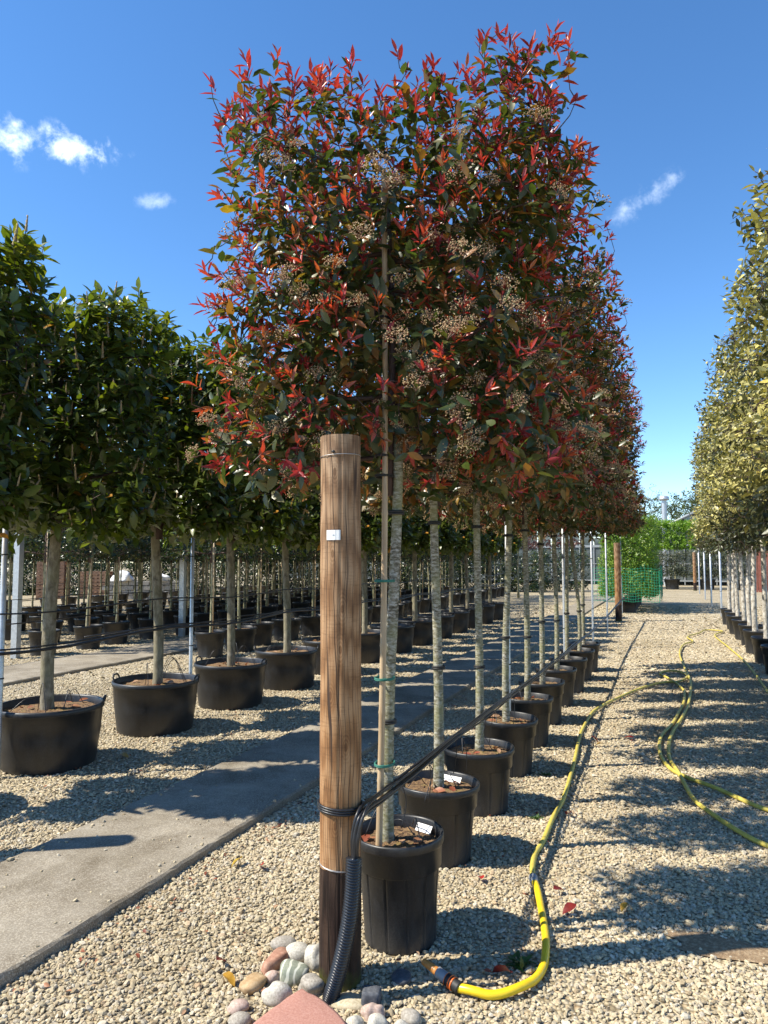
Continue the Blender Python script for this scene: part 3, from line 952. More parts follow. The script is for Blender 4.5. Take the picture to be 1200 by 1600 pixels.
def photinia_crown(seed, n_shoots, front=False, hx=0.89, hy=0.27, z0=2.05, z1=4.0):
    rs = np.random.default_rng(seed)
    c = Crown()

    def thin(q):
        d = np.ones(len(q))
        if front:      # the front tree is looser towards its top, most of all at the upper left
            d *= np.where((q[:, 2] > 0.35) & (q[:, 0] < 0.1), 0.55, 1.0)
            d *= np.where((q[:, 2] > 0.60) & (q[:, 0] >= 0.1), 0.70, 1.0)
            d *= np.where((q[:, 0] < -0.72), 0.60, 1.0)
        else:
            d *= np.where(q[:, 2] > 0.75, 0.7, 1.0)
        return d
    tips, nrm = crown_tips(rs, n_shoots, hx, hy, z0, z1, 0.60, thin)
    tips += rs.normal(0, 0.035, tips.shape)
    # a few long whips out of the top and the sides
    nw = 26
    wt_ = np.stack([rs.uniform(-hx, hx, nw), rs.uniform(-hy, hy, nw) * 0.8, rs.uniform(z1 - 0.05, z1 + 0.07, nw)], 1)
    ws = np.stack([np.where(rs.random(16) < 0.5, -1, 1) * rs.uniform(hx - 0.05, hx + 0.03, 16), rs.uniform(-hy, hy, 16), rs.uniform(z0 + 0.3, z1, 16)], 1)
    tips = np.vstack([tips, wt_, ws])
    nrm = np.vstack([nrm, np.tile([[0, 0, 1.0]], (nw, 1)), np.stack([np.sign(ws[:, 0]), np.zeros(16), np.full(16, 0.4)], 1)])
    if front:      # the front crown rises a little towards its right-hand end
        tips[:, 2] += 0.03 * (tips[:, 0] / hx) * np.clip((tips[:, 2] - z0) / (z1 - z0), 0, 1)
    n = len(tips)
    dirs = unit(unit(nrm) * 0.9 + np.array([0, 0, 0.75]) + rs.normal(0, 0.30, (n, 3)))
    out = np.max(np.abs((tips - [0, 0, (z0 + z1) / 2]) / [hx, hy, (z1 - z0) / 2]), axis=1)
    high = (tips[:, 2] - z0) / (z1 - z0)
    p_red = np.where(out > 0.72, 0.56 if front else 0.27, 0.22 if front else 0.14) + np.where(high > 0.84, 0.45, 0) + np.where(np.abs(tips[:, 0]) > 0.92 * hx, 0.22, 0)
    red = rs.random(n) < p_red
    flow = (~red) & (rs.random(n) < np.where(out > 0.70, 0.40 if front else 0.50, 0.06) * (1.25 - 0.5 * high))
    green = ~red
    # red shoots
    P, A, U, S = shoot_leaves(rs, tips[red], dirs[red], 6, (58, 20), (0.050, 0.084), 0.22, 0.05)
    rn = np.clip(np.repeat(rs.uniform(0.0, 0.85, red.sum()) + np.where(high[red] > 0.8, -0.18, 0.08), 6) + rs.normal(0, 0.12, len(P)), 0, 1)
    c.leaves['red'] = (P, A, U, S, rn)
    # mature leaves below red shoots and on all the other shoots
    base = tips - dirs * 0.08
    P1, A1, U1, S1 = shoot_leaves(rs, base[red], dirs[red], 3, (85, 60), (0.070, 0.105), 0.3, 0.06)
    P2, A2, U2, S2 = shoot_leaves(rs, tips[green], dirs[green], 5, (88, 40), (0.066, 0.112), 0.32, 0.10)
    c.leaves['green'] = tuple(np.concatenate(z) for z in ((P1, P2), (A1, A2), (U1, U2), (S1, S2))) + (np.clip(rs.beta(1.3, 1.7, len(P1) + len(P2)), 0, 1),)
    c.heads = [(tips[i] + dirs[i] * 0.01, unit(dirs[i] + np.array([0, 0, 0.5])), rs.uniform(0.8, 1.5), int(rs.integers(0, 4))) for i in np.where(flow)[0]]
    # woody frame: the stem inside the crown, tiers of laterals, then twigs
    stem = [np.array([0.012 * math.sin(z * 3), 0.012 * math.cos(z * 2), z]) for z in np.arange(z0 - 0.1, z1 - 0.45, 0.08)]
    sk = list(stem)
    tube(c.wood, stem, np.linspace(0.021, 0.008, len(stem)), 6, 0)
    for z in np.arange(z0 + 0.05, z1 - 0.42, 0.25):
        for s in (-1, 1):
            L = hx * rs.uniform(0.70, 0.98)
            zz = z + rs.uniform(-0.06, 0.06)
            yo = rs.uniform(-0.6, 0.6) * hy
            lat = [np.array([s * L * u, yo * u ** 1.3 + 0.03 * math.sin(u * 5), zz + 0.22 * u + 0.04 * math.sin(u * 7 + z)]) for u in np.linspace(0.01, 1, 8)]
            tube(c.wood, lat, np.linspace(0.0125, 0.0035, 8), 5, 0)
            sk += lat
    twigs(c.wood, rs, tips, sk, 0)
    return c


def laurel_crown(seed, n_shoots, hx=0.86, hy=0.40, z0=1.95, z1=3.80):
    rs = np.random.default_rng(seed)
    c = Crown()
    tips, nrm = crown_tips(rs, n_shoots, hx, hy, z0, z1, 0.66)
    nt_ = 14
    tips = np.vstack([tips, np.stack([rs.uniform(-hx, hx, nt_), rs.uniform(-hy, hy, nt_), rs.uniform(z1 - 0.02, z1 + 0.14, nt_)], 1)])
    nrm = np.vstack([nrm, np.tile([[0, 0, 1.0]], (nt_, 1))])
    n = len(tips)
    dirs = unit(unit(nrm) * 0.8 + np.array([0, 0, 0.85]) + rs.normal(0, 0.30, (n, 3)))
    P, A, U, S = shoot_leaves(rs, tips, dirs, 7, (95, 32), (0.100, 0.165), 0.26, 0.13)
    high = np.repeat((tips[:, 2] - z0) / (z1 - z0), 7)
    rn = np.clip(rs.beta(1.4, 1.9, len(P)) * 0.82 + np.where(high > 0.86, 0.24, 0), 0, 0.955)
    rn = np.where(rs.random(len(P)) < 0.008, 1.0, rn)
    c.leaves['green'] = (P, A, U, S, rn)
    sel = np.where(rs.random(n) < 0.26)[0]
    c.heads = [(tips[i], unit(dirs[i] * 0.5 + np.array([0, 0, 1.0])), rs.uniform(0.8, 1.35), int(rs.integers(0, 3))) for i in sel]
    stem = [np.array([0, 0, z]) for z in np.arange(z0 - 0.1, z1 - 0.2, 0.1)]
    sk = list(stem)
    tube(c.wood, stem, np.linspace(0.04, 0.012, len(stem)), 6, 0)
    for z in np.arange(z0 + 0.05, z1 - 0.2, 0.32):
        for s in (-1, 1):
            lat = [np.array([s * hx * 0.9 * u, rs.uniform(-0.05, 0.05), z + 0.1 * u]) for u in np.linspace(0.02, 1, 6)]
            tube(c.wood, lat, np.linspace(0.016, 0.005, 6), 4, 0)
            sk += lat
    twigs(c.wood, rs, tips, sk, 0, 0.003)
    return c


def spike_mesh(seed):
    rs = np.random.default_rng(seed)
    mb = MB()
    zs = np.linspace(0, 0.105, 9)
    prof = [(0.0085 * (1 - 0.55 * (z / 0.105)) * rs.uniform(0.8, 1.2), z) for z in zs]
    lathe(mb, prof, 7, 0, lambda a, i: 0.0022 * np.sin(a * 3 + i * 2.4), cap_top=True)
    return mb.mesh('flower_spike', M['laurel_spike'])


HEADS = []
for s in range(4):
    HEADS.append(flower_head(np.random.default_rng(40 + s), 130).mesh('flower_cluster', [M['photinia_flower'], M['flower_stalk']]))
HEADS_LOW = [(lambda mbx: mbx)(flower_head(np.random.default_rng(60 + s), 30, 0.047, 1.5)) for s in range(4)]
SPIKES = [spike_mesh(80 + s) for s in range(3)]

LEAF_MESH = {}


def leaf_meshes(kind, mat, tpls, nvar=12):
    key = (kind, mat.name)
    if key not in LEAF_MESH:
        rs = np.random.default_rng(len(LEAF_MESH) + 5)
        L = []
        for i in range(nvar):
            v, f = tpls[i % len(tpls)]
            L.append((float((i + 0.5) / nvar), MB().add(v, f, 0, (i + 0.5) / nvar).mesh(kind, mat)))
        LEAF_MESH[key] = L
    return LEAF_MESH[key]


def z_matrix(p, d, s):
    q = Vector(d).to_track_quat('Z', 'Y')
    return Matrix.LocRotScale(Vector(p), q, Vector((s, s, s)))


def add_heads_joined(mb, heads, srcs, mats):
    for p, d, s, k in heads:
        src = srcs[k % len(srcs)]
        mat = np.array(z_matrix(p, d, s))
        v = np.concatenate(src.v)
        v = v @ mat[:3, :3].T + mat[:3, 3]
        first = True
        base = mb.n
        mb.v.append(v)
        mb.n += len(v)
        for f, m, r, sm in src.f:
            mb.f.append((f + base, mats[m], r, sm))


CROWN_CACHE = {}


def dress(tree, crown, key, kinds, wood_mat, n_obj, head_name=None, head_meshes=None, head_low=None, n_heads=0):
    """hang a crown on a tree: the leaves that show largest become parts of their own, the rest is joined foliage"""
    M_w = tree.matrix_basis if tree.parent is None else tree.matrix_world
    Mw = np.array(Matrix.LocRotScale(tree.location, tree.rotation_euler, tree.scale))
    cam_l = np.linalg.inv(Mw) @ np.append(CAM, 1)
    cl = cam_l[:3]
    mats = [k[1] for k in kinds] + ([M['photinia_flower'], M['flower_stalk']] if head_low is not None else [])
    ck = (key, 'full')
    if n_obj == 0 and n_heads == 0 and ck in CROWN_CACHE:
        fo, wo = CROWN_CACHE[ck]
        put('foliage', fo, tree, kind='stuff')
        put('branches', wo, tree, kind='stuff')
        return
    mb = MB()
    tot = sum(len(crown.leaves[k[0]][0]) for k in kinds)
    for mi, (kind, mat, part, near, far) in enumerate(kinds):
        P, A, U, S, rn = crown.leaves[kind]
        keep = np.ones(len(P), bool)
        if n_obj:
            share = int(round(n_obj * len(P) / tot))
            x, y, z = basis(A, U)
            view = unit(cl - P)
            face = np.abs(np.sum(z * view, 1))
            dist = np.linalg.norm(P - cl, axis=1)
            score = S * (0.35 + face) / (dist - 0.86 * dist.min())
            pick = np.argsort(-score)[:share]
            keep[pick] = False
            LM = leaf_meshes(part, mat, near)
            for i in pick:
                k = min(len(LM) - 1, int(rn[i] * len(LM)))
                m4 = Matrix(((x[i][0], y[i][0], z[i][0], 0), (x[i][1], y[i][1], z[i][1], 0), (x[i][2], y[i][2], z[i][2], 0), (0, 0, 0, 1)))
                m4 = Matrix.Translation(Vector(P[i])) @ m4 @ Matrix.Scale(S[i], 4)
                put(part, LM[k][1], tree, matrix=m4)
        scatter(mb, far, P[keep], A[keep], U[keep], S[keep], rn[keep], mi)
    heads = list(crown.heads)
    if head_name:
        heads.sort(key=lambda h: float(np.linalg.norm(h[0] - cl)))
        for p, d, s, k in heads[:n_heads]:
            put(head_name, head_meshes[k % len(head_meshes)], tree, matrix=z_matrix(p, d, s))
        if head_low is not None:
            add_heads_joined(mb, heads[n_heads:], head_low, {0: len(kinds), 1: len(kinds) + 1})
    fo = mb.mesh('foliage', mats)
    wo = crown.wood.mesh('branches', wood_mat)
    if n_obj == 0 and n_heads == 0:
        CROWN_CACHE[ck] = (fo, wo)
    put('foliage', fo, tree, kind='stuff')
    put('branches', wo, tree, kind='stuff')


def trunk(tree, h, r0, r1, mat, seed, lean=0.0, k=12, n=14):
    rs = np.random.default_rng(seed)
    zs = np.linspace(0.0, h, n)
    bow = rs.normal(0, 0.016, 2)
    pts = [(bow[0] * math.sin(z * 2.2) + lean * z, bow[1] * math.sin(z * 1.7 + 1) * 0.6, z) for z in zs]
    rad = [(r0 + (r1 - r0) * (z / h)) * (1 + 0.28 * math.exp(-((z - 0.36) / 0.07) ** 2) * 0.5 + (0.35 if z < 0.3 else 0)) * rs.uniform(0.96, 1.04) for z in zs]
    mb = MB()
    tube(mb, pts, rad, k)
    return mb.put('trunk', mat, tree), pts


def ring(name, parent, z, r, mat, minor=0.006, turns=1, x=0.0, y=0.0, tilt=0.0, ry=None):
    mb = MB()
    for t in range(turns):
        a = np.linspace(0, 2 * math.pi, 21)
        tube(mb, np.stack([x + r * np.cos(a), y + (ry or r) * np.sin(a), z + t * minor * 1.6 + tilt * np.cos(a)], 1), minor, 5, caps=False)
    return mb.put(name, mat, parent)


# ------------------------------------------------------------------ pots
def pot_mesh(Rr, h, k=60, panels=12):
    mb = MB()
    rb = Rr * 0.78
    prof = [(rb * 0.90, 0.0), (rb, 0.0), (rb + 0.004, 0.012), (rb + (Rr * 0.905 - rb) * 0.5, h * 0.40), (Rr * 0.90, h * 0.69), (Rr * 0.905, h * 0.70), (Rr * 0.935, h * 0.71), (Rr * 0.955, h * 0.905),
            (Rr * 0.985, h * 0.912), (Rr * 1.0, h * 0.925), (Rr * 1.0, h * 0.985), (Rr * 0.985, h), (Rr * 0.955, h), (Rr * 0.935, h * 0.985), (Rr * 0.90, h * 0.86)]

    def mod(a, i):
        wall = np.where((i >= 2) & (i <= 4), 1.0, 0.0)
        groove = np.where(np.abs(np.cos(a * panels / 2)) > 0.984, 1.0, 0.0)
        return -(0.003 + 0.007 * groove) * wall
    lathe(mb, prof, k, 0, mod, cap_bottom=True)
    return mb.mesh('body', M['pot'])


def soil_mesh(r, seed, nr=9, k=36):
    rs = np.random.default_rng(seed)
    v = [(0, 0, 0.012)]
    for i in range(1, nr + 1):
        for j in range(k):
            a = 2 * math.pi * (j + 0.5 * (i % 2)) / k
            v.append((r * i / nr * math.cos(a), r * i / nr * math.sin(a), 0.012 * (1 - i / nr) + rs.normal(0, 0.0045)))
    f = [(0, 1 + j, 1 + (j + 1) % k) for j in range(k)]
    for i in range(nr - 1):
        a, c = 1 + i * k, 1 + (i + 1) * k
        for j in range(k):
            f += [(a + j, c + j, c + (j + 1) % k), (a + j, c + (j + 1) % k, a + (j + 1) % k)]
    return MB().add(v, np.array(f)).mesh('soil', M['potting_soil'])


POT_CACHE = {}


def pot(label, loc, Rr, h, group, rz=0.0, seed=0, handles=False, k=60, panels=12):
    t = thing('plant_pot', label, 'plant pot', (*loc, 0), rz, group)
    key = (Rr, h, k, panels)
    if key not in POT_CACHE:
        POT_CACHE[key] = (pot_mesh(Rr, h, k, panels), soil_mesh(Rr * 0.93, int(Rr * 1e4) + 3, *((9, 36) if k > 30 else (3, 14))))
    t.rotation_euler = (0.018 * math.sin(loc[0] * 7 + loc[1] * 5), 0.018 * math.sin(loc[0] * 3 + loc[1] * 11), rz)
    put('body', POT_CACHE[key][0], t)
    put('soil', POT_CACHE[key][1], t, loc=(0, 0, h * 0.885))
    if handles:
        hm = MB()
        a = np.linspace(0, math.pi, 11)
        tube(hm, np.stack([np.zeros(11), 0.055 * np.cos(a), 0.045 * np.sin(a) ** 0.6], 1), 0.009, 6)
        key2 = 'handle'
        POT_CACHE.setdefault(key2, hm.mesh('handle', M['pot']))
        for s in (-1, 1):
            put('handle', POT_CACHE[key2], t, loc=(s * Rr * 0.985, 0, h - 0.006), rot=(0, R(14) * s, 0))
    return t


def round_pot_mesh_smooth(Rr, h, k=48):
    mb = MB()
    rb = Rr * 0.86
    prof = [(rb * 0.85, 0.0), (rb * 0.96, 0.0), (rb, 0.02), (Rr * 0.94, h * 0.55), (Rr * 0.965, h * 0.90), (Rr * 0.985, h * 0.905), (Rr, h * 0.93), (Rr, h * 0.985), (Rr * 0.985, h), (Rr * 0.955, h), (Rr * 0.94, h * 0.98), (Rr * 0.92, h * 0.85)]
    lathe(mb, prof, k, 0, cap_bottom=True)
    return mb.mesh('body', M['pot'])


ORD = ['first', 'second', 'third', 'fourth', 'fifth', 'sixth', 'seventh', 'eighth', 'ninth', 'tenth', 'eleventh', 'twelfth', 'thirteenth', 'fourteenth', 'fifteenth', 'sixteenth']

PANEL = R(17)      # every clipped panel stands across its row, swung round by this much
# ------------------------------------------------------------------ red-leaved row (photinias)
KP = [('red', M['photinia_red'], 'young_leaf', TPL_NEAR['red'], TPL['red']), ('green', M['photinia_green'], 'leaf', TPL_NEAR['green'], TPL['green'])]
c_front = photinia_crown(11, 1480, True, hx=0.80, hy=0.30, z1=3.92)
c_b = photinia_crown(12, 1100, z1=3.95)
c_c = photinia_crown(13, 1100, z1=3.95)
G_P = 'red-leaved pleached trees in the row behind the timber post'
for i, (x, y, pr_, ph_) in enumerate(PHOT):
    if i == 0:
        lab = 'front red-leaved pleached tree tied to the tall bamboo cane, just behind the timber post'
    elif i == len(PHOT) - 1:
        lab = 'farthest red-leaved pleached tree of the row, nearest the bare steel poles'
    else:
        lab = f'{ORD[i]} red-leaved pleached tree of the row, counted from the front timber post'
    t = thing('photinia_tree', lab, 'tree', (x if i else -1.182, y if i else 3.08, 0), PANEL + [0, math.pi, 0.05, math.pi - 0.06, 0.03, math.pi, -0.05, math.pi + 0.05, 0.02, math.pi][i], G_P)
    t.scale = (1, 1, [1, 1.01, 1.0, 1.01, 1.02, 1.0, 1.02, 1.0, 1.02, 1.02][i])
    bpy.context.view_layer.update()
    _, tp = trunk(t, 2.25, 0.029 if i == 0 else 0.030, 0.022, M['bark_photinia'], 100 + i, lean=[0.010, 0.0, 0.004, -0.008, 0.006, -0.004, 0.008, 0, -0.006, 0.004][i], k=14 if i < 4 else 8)
    for zt in ((0.98, 1.86) if i < 7 else (0.95,)):
        ring('tree_tie', t, zt + 0.05 * math.sin(i * 3 + zt * 5), 0.034, M['tie'], 0.006, 2, x=tp[int(zt / 2.25 * 13)][0], y=tp[int(zt / 2.25 * 13)][1])
    crown = c_front if i == 0 else (c_b if i % 2 else c_c)
    key = 'pf' if i == 0 else ('pb' if i % 2 else 'pc')
    dress(t, crown, key, KP, M['twig'], [300, 220, 160, 100][i] if i < 4 else 0, 'flower_cluster', HEADS, HEADS_LOW, [110, 80, 60, 40][i] if i < 4 else 0)
    pt = pot(('narrow black ribbed pot holding the front red-leaved tree beside the timber post' if i == 0 else f'black ribbed pot under the {ORD[i]} red-leaved tree from the timber post'), (x, y), pr_, ph_, 'ribbed pots of the red-leaved row', rz=0.3 * i, seed=i, k=180 if i < 5 else 60)
    if i in (0, 1):   # white label card standing inside the rim
        mb = MB()
        box(mb, (0, 0, 0), (0.085 if i == 0 else 0.13, 0.002, 0.036))
        an = [R(70), R(75), 0, R(80)][i] - 0.3 * i
        mb.put('plant_label', M['white_card'], pt, loc=(0.62 * pr_ * math.cos(an) + (0.03 if i == 0 else 0), 0.72 * pr_ * math.sin(an), ph_ * 0.885 + 0.022), rot=(R(-38), 0, an - R(90)))
    if i < 5:            # fallen leaves and thin dripper lines on the soil
        rs = np.random.default_rng(300 + i)
        LMr = leaf_meshes('dry_leaf', M['dry_leaf'], [leaf_template(0.45, 3, 0.3, 0.2, 0.02)], 5)
        for q in range(7 if i else 6):
            rr_, aa = rs.uniform(0.3, 0.82) * pr_, rs.uniform(0, 6.28)
            put('dry_leaf', LMr[int(rs.integers(0, 5))][1], pt, loc=(rr_ * math.cos(aa), rr_ * math.sin(aa), ph_ * 0.885 + 0.022), rot=(rs.normal(0, 0.35), rs.normal(0, 0.35), rs.uniform(0, 6.28)), scale=(rs.uniform(0.05, 0.085),) * 3)
        mb = MB()
        for q in range(3):
            aa = 0.9 * q + rs.uniform(0, 0.7)
            p0 = np.array([0.5 * pr_ * math.cos(aa), 0.5 * pr_ * math.sin(aa), ph_ * 0.885 - 0.01])
            p1 = np.array([0.75 * pr_ * math.cos(aa + 1.4), 0.75 * pr_ * math.sin(aa + 1.4), ph_ * 0.885 + 0.03])
            pm = (p0 + p1) / 2 + np.array([0, 0, rs.uniform(0.05, 0.13)])
            tube(mb, smooth_path([p0, pm, p1], 6), 0.0026, 5)
        mb.put('dripper_line', M['pipe'], pt)

# bamboo cane in front of the first tree
cane = thing('bamboo_cane', 'tall pale bamboo cane standing in the front pot, tied to the trunk', 'cane', (-1.203, 2.990, 0))
mb = MB()
zs, rs_ = [], []
for q in range(11):
    z = 0.40 + q * 0.29
    for dz, r in ((0, 0.0150), (0.012, 0.0168), (0.024, 0.0150), (0.15, 0.0145)):
        zs.append(z + dz)
        rs_.append(r * (1 - 0.02 * q))
tube(mb, [(0.004 + 0.030 * (z - 0.4) - 0.0075 * (z - 0.4) ** 2, 0.0, z) for z in zs], rs_, 12)
mb.put('culm', M['bamboo'], cane)
for z, mm in ((0.76, 'green_twine'), (1.13, 'green_twine'), (1.56, 'green_twine'), (2.03, 'tie'), (2.12, 'tie'), (2.75, 'tie')):
    ring('cane_tie', cane, z, 0.040, M[mm], 0.0035, 2, x=0.016, y=0.04, ry=0.062)

# ------------------------------------------------------------------ front timber post and its fittings
post = thing('timber_post', 'weathered round timber post with dark creosoted foot beside the front pot', 'post', (*POST, 0))
post.rotation_euler = (0, R(-0.25), 0)


def post_mesh(z0, z1, r, k=48, n=40, seed=1, cap_top=False):
    rs = np.random.default_rng(seed)
    ph = rs.uniform(0, 6, 4)
    prof = [(r, z) for z in np.linspace(z0, z1, n)]
    zz = np.linspace(z0, z1, n)[:, None]

    def mod(a, i):
        z = z0 + (z1 - z0) * i / (n - 1)
        w = 0.0016 * np.sin(2 * a + ph[0] + z) + 0.0012 * np.sin(3 * a + ph[1] - 2 * z) + 0.0008 * np.sin(z * 9 + ph[2])
        for ca, dep in ((-1.18, 0.005), (-1.95, 0.003), (-0.4, 0.004), (-2.6, 0.004), (1.2, 0.005)):   # drying splits
            w = w - dep * np.exp(-(((a - (ca % (2 * math.pi)) + 0.05 * np.sin(z * 3 + ca)) / 0.035) ** 2))
        return w
    mb = MB()
    lathe(mb, prof, k * 2, 0, mod, cap_top=False)
    if cap_top:
        a = np.arange(k * 2) * math.pi / k
        v = np.concatenate([np.concatenate(mb.v)[-k * 2:], [[0, 0, z1 + 0.002]]])
        mb.add(v, np.stack([np.arange(k * 2), (np.arange(k * 2) + 1) % (k * 2), np.full(k * 2, k * 2)], 1), smooth=False)
    return mb


post_mesh(0.448, 2.163, 0.0815, seed=4, cap_top=True).put('shaft', M['timber'], post)
post_mesh(-0.05, 0.4475, 0.0822, seed=4).put('creosoted_base', M['creosote'], post)
ring('wire', post, 2.080, 0.0838, M['wire'], 0.0017, 1, tilt=0.004)
mb = MB()
lathe(mb, [(0.0001, 0.006), (0.006, 0.005), (0.0065, 0.0)], 10)
mb.put('nail', M['tie'], post, loc=(0.0815 * math.cos(R(-86)), 0.0815 * math.sin(R(-86)), 2.092), rot=(R(90), 0, R(4)))
mb = MB()
n = 9
a = R(-86) + np.linspace(-0.36, 0.36, n)
vv = []
for z in (0.0, 0.040):
    for q in a:
        vv.append((0.0850 * math.cos(q) + 0.002 * math.sin(q * 30), 0.0850 * math.sin(q), z))
for z in (0.0, 0.040):
    for q in a:
        vv.append((0.0838 * math.cos(q), 0.0838 * math.sin(q), z))
i = np.arange(n - 1)
mb.add(vv, [np.stack([i, i + 1, i + n + 1, i + n], 1), np.stack([i + 2 * n, i + 3 * n, i + 3 * n + 1, i + 2 * n + 1], 1), np.stack([i + n, i + n + 1, i + 3 * n + 1, i + 3 * n], 1), np.stack([i, i + 2 * n, i + 2 * n + 1, i + 1], 1)], smooth=False)
tagp = mb.put('metal_tag', M['wire'], post, loc=(0, 0, 1.735))
tagp.data.materials[0] = M['white_card']
mb = MB()
box(mb, (0.0856 * math.cos(R(-85)), 0.0856 * math.sin(R(-85)), 0.020), (0.008, 0.0012, 0.0022), rz=R(5))
mb.put('faint_print', M['grey_plastic'], tagp)
ring('cable_loop', post, 0.668, 0.0885, M['pipe'], 0.0056, 3, tilt=-0.006)
ring('wire', post, 0.452, 0.0845, M['wire'], 0.0016, 2, tilt=-0.008)

# ribbed conduit
path = smooth_path([(-1.150, 2.612, 0.515), (-1.152, 2.605, 0.40), (-1.163, 2.595, 0.28), (-1.185, 2.583, 0.16), (-1.213, 2.570, 0.05), (-1.235, 2.56, -0.03)], 34)
rad = 0.0270 + 0.0052 * np.where(np.arange(len(path)) % 3 == 0, 1.0, -0.4)
cond = thing('corrugated_conduit', 'black corrugated conduit tied to the dark foot of the timber post', 'conduit', (-1.235, 2.56, 0))
mb = MB()
tube(mb, path - np.array([-1.235, 2.56, 0]), rad, 18)
mb.put('ribbed_sleeve', M['conduit'], cond)

# irrigation pipes along the red row: a bundle of black pipes leaving the conduit
irr = thing('irrigation_pipe', 'bundle of black irrigation pipes strung along the red-leaved row to the far post', 'pipe', (-1.15, 2.62, 0))
rsx = np.random.default_rng(5)
for s in range(5):
    ox, oz = [(0, 0), (0.014, 0.004), (-0.010, 0.014), (0.006, -0.014), (0.018, 0.018)][s]
    pts = [(-1.150 + ox * 0.5, 2.612 + oz * 0.4, 0.50), (-1.148 + ox, 2.615, 0.60), (-1.135 + ox, 2.66, 0.675 + oz)]
    for Y in (2.9, 3.25, 3.9, 4.8, 5.8, 6.7, 7.7, 8.6, 9.6, 10.6, 11.5, 13, 15, 17, 19, 20.9):
        sag = 0.655 - 0.10 * math.sin(min(1, max(0, Y - 4) / 8) * math.pi / 2) + 0.12 * max(0, (Y - 14) / 7)
        pts.append((-1.155 + ox * (1 + 0.4 * math.sin(Y * 2 + s)), Y, sag + oz + rsx.normal(0, 0.008)))
    p = smooth_path(pts, 6) - np.array([-1.15, 2.62, 0])
    tube(MB(), p, 0.0, 3)
    mb = MB()
    tube(mb, p, [0.0082, 0.0062, 0.0070, 0.005, 0.005][s], 8)
    mb.put('pipe', M['pipe'], irr)
for Y in (3.15, 3.55, 3.62, 4.05, 4.15, 4.8, 4.95, 5.6, 6.5, 7.5):
    mb = MB()
    dx = rsx.uniform(-0.03, 0.03)
    h1 = rsx.uniform(0.40, 0.46)
    tube(mb, smooth_path([(-1.155, Y, 0.655), (-1.15 + dx, Y + 0.02, 0.56), (-1.17 + dx * 1.6, Y + rsx.uniform(-0.04, 0.04), h1)], 6) - np.array([-1.15, 2.62, 0]), 0.0024, 5)
    mb.put('dripper_line', M['pipe'], irr)

# ------------------------------------------------------------------ steel poles and far post
def pole(label, x, y, h, r=0.0195, group='grey steel poles'):
    o = thing('metal_pole', label, 'pole', (x, y, 0), 0, group)
    mb = MB()
    lathe(mb, [(r, 0), (r, h), (r * 0.8, h + 0.004), (0.001, h + 0.004)], 14)
    mb.put('tube', M['steel'], o)
    for z in (0.75, 1.7):
        ring('pole_tie', o, z, r + 0.003, M['tie'], 0.003, 2)
    return o


pole('grey steel pole with pinkish foot between the fifth and sixth red-leaved trees', -1.33, 6.36, 2.55)
pole('grey steel pole rising behind the eighth ribbed pot of the red-leaved row', -1.33, 10.02, 2.6)
pole('grey steel pole standing bare just past the last ribbed pot', -1.37, 14.3, 2.32)
pole('slim grey steel pole midway between the last ribbed pot and the far timber post', -1.33, 17.2, 2.33)
pole('slim grey steel pole in front of the green hedge just past the far timber post', -1.42, 24.3, 2.45)
pole('grey steel pole between the second and third laurel pots', -4.78, 6.52, 2.3)
pole('grey steel pole at the left picture edge behind the nearest laurel pot', -4.80, 4.16, 2.2, 0.022)
for i, (x, y, h) in enumerate(((1.43, 24.0, 2.4), (1.43, 29.4, 2.4), (1.42, 34.2, 2.4), (1.41, 40.1, 2.4))):
    pole(f'slim grey steel pole on the far gravel, {ORD[i]} beyond the golden trees', x, y, h, 0.030, 'slim poles before the greenhouse')

for (x, y), lab in (((-4.58, 2.46), 'timber post ending the laurel row, casting the rounded shadow on the concrete path'), ((-1.32, 21.0), 'far timber post with dark foot in front of the green hedge'), ((1.34, 44.4), 'pale timber post in front of the far greenhouse')):
    fp = thing('timber_post', lab, 'post', (x, y, 0))
    post_mesh(0.4485, 2.16, 0.09, 14, 10, 6, True).put('shaft', M['timber'], fp)
    post_mesh(-0.02, 0.448, 0.0905, 14, 6, 6).put('creosoted_base', M['creosote'], fp)

for (x, y, h), lab in (((-10.38, 9.28, 2.25), 'square grey steel post beside the far concrete path at left'), ((-10.0, 13.3, 2.3), 'square grey steel post beyond the far concrete path, between slim trunks')):
    sq = thing('steel_post', lab, 'post', (x, y, 0), 0.15)
    mb = MB()
    box(mb, (0, 0, h / 2), (0.11, 0.11, h))
    mb.put('shaft', M['steel'], sq)
    mb = MB()
    box(mb, (0, 0, h + 0.0065), (0.118, 0.118, 0.012))
    mb.put('cap', M['steel'], sq)

# ------------------------------------------------------------------ laurel row
KL = [('green', M['laurel_green'], 'leaf', [leaf_template(w, 3, f, d, wv) for w, f, d, wv in ((0.44, 0.22, 0.14, 0), (0.48, 0.15, 0.05, 0.008), (0.42, 0.34, 0.26, 0.0), (0.46, 0.26, -0.05, 0.006))], leaf_template(0.45, 2, 0.25, 0.14))]
cl_a, cl_b = laurel_crown(21, 980), laurel_crown(22, 980)
LP = round_pot_mesh_smooth(0.415, 0.49)
LSOIL = soil_mesh(0.39, 55)
hm = MB()
a = np.linspace(0, math.pi, 13)
tube(hm, np.stack([np.zeros(13), 0.065 * np.cos(a), 0.055 * np.sin(a) ** 0.5], 1), 0.010, 6)
HANDLE = hm.mesh('handle', M['pot'])
LLAB = ['laurel tree at the left picture edge whose trunk stands out of view', 'laurel tree with the leftmost thick trunk, in the pot at the left edge', 'laurel tree in the second wide pot from the left', 'laurel tree in the third wide pot from the left', 'laurel tree in the fourth wide pot, left of the timber post', 'laurel tree partly behind the timber post']
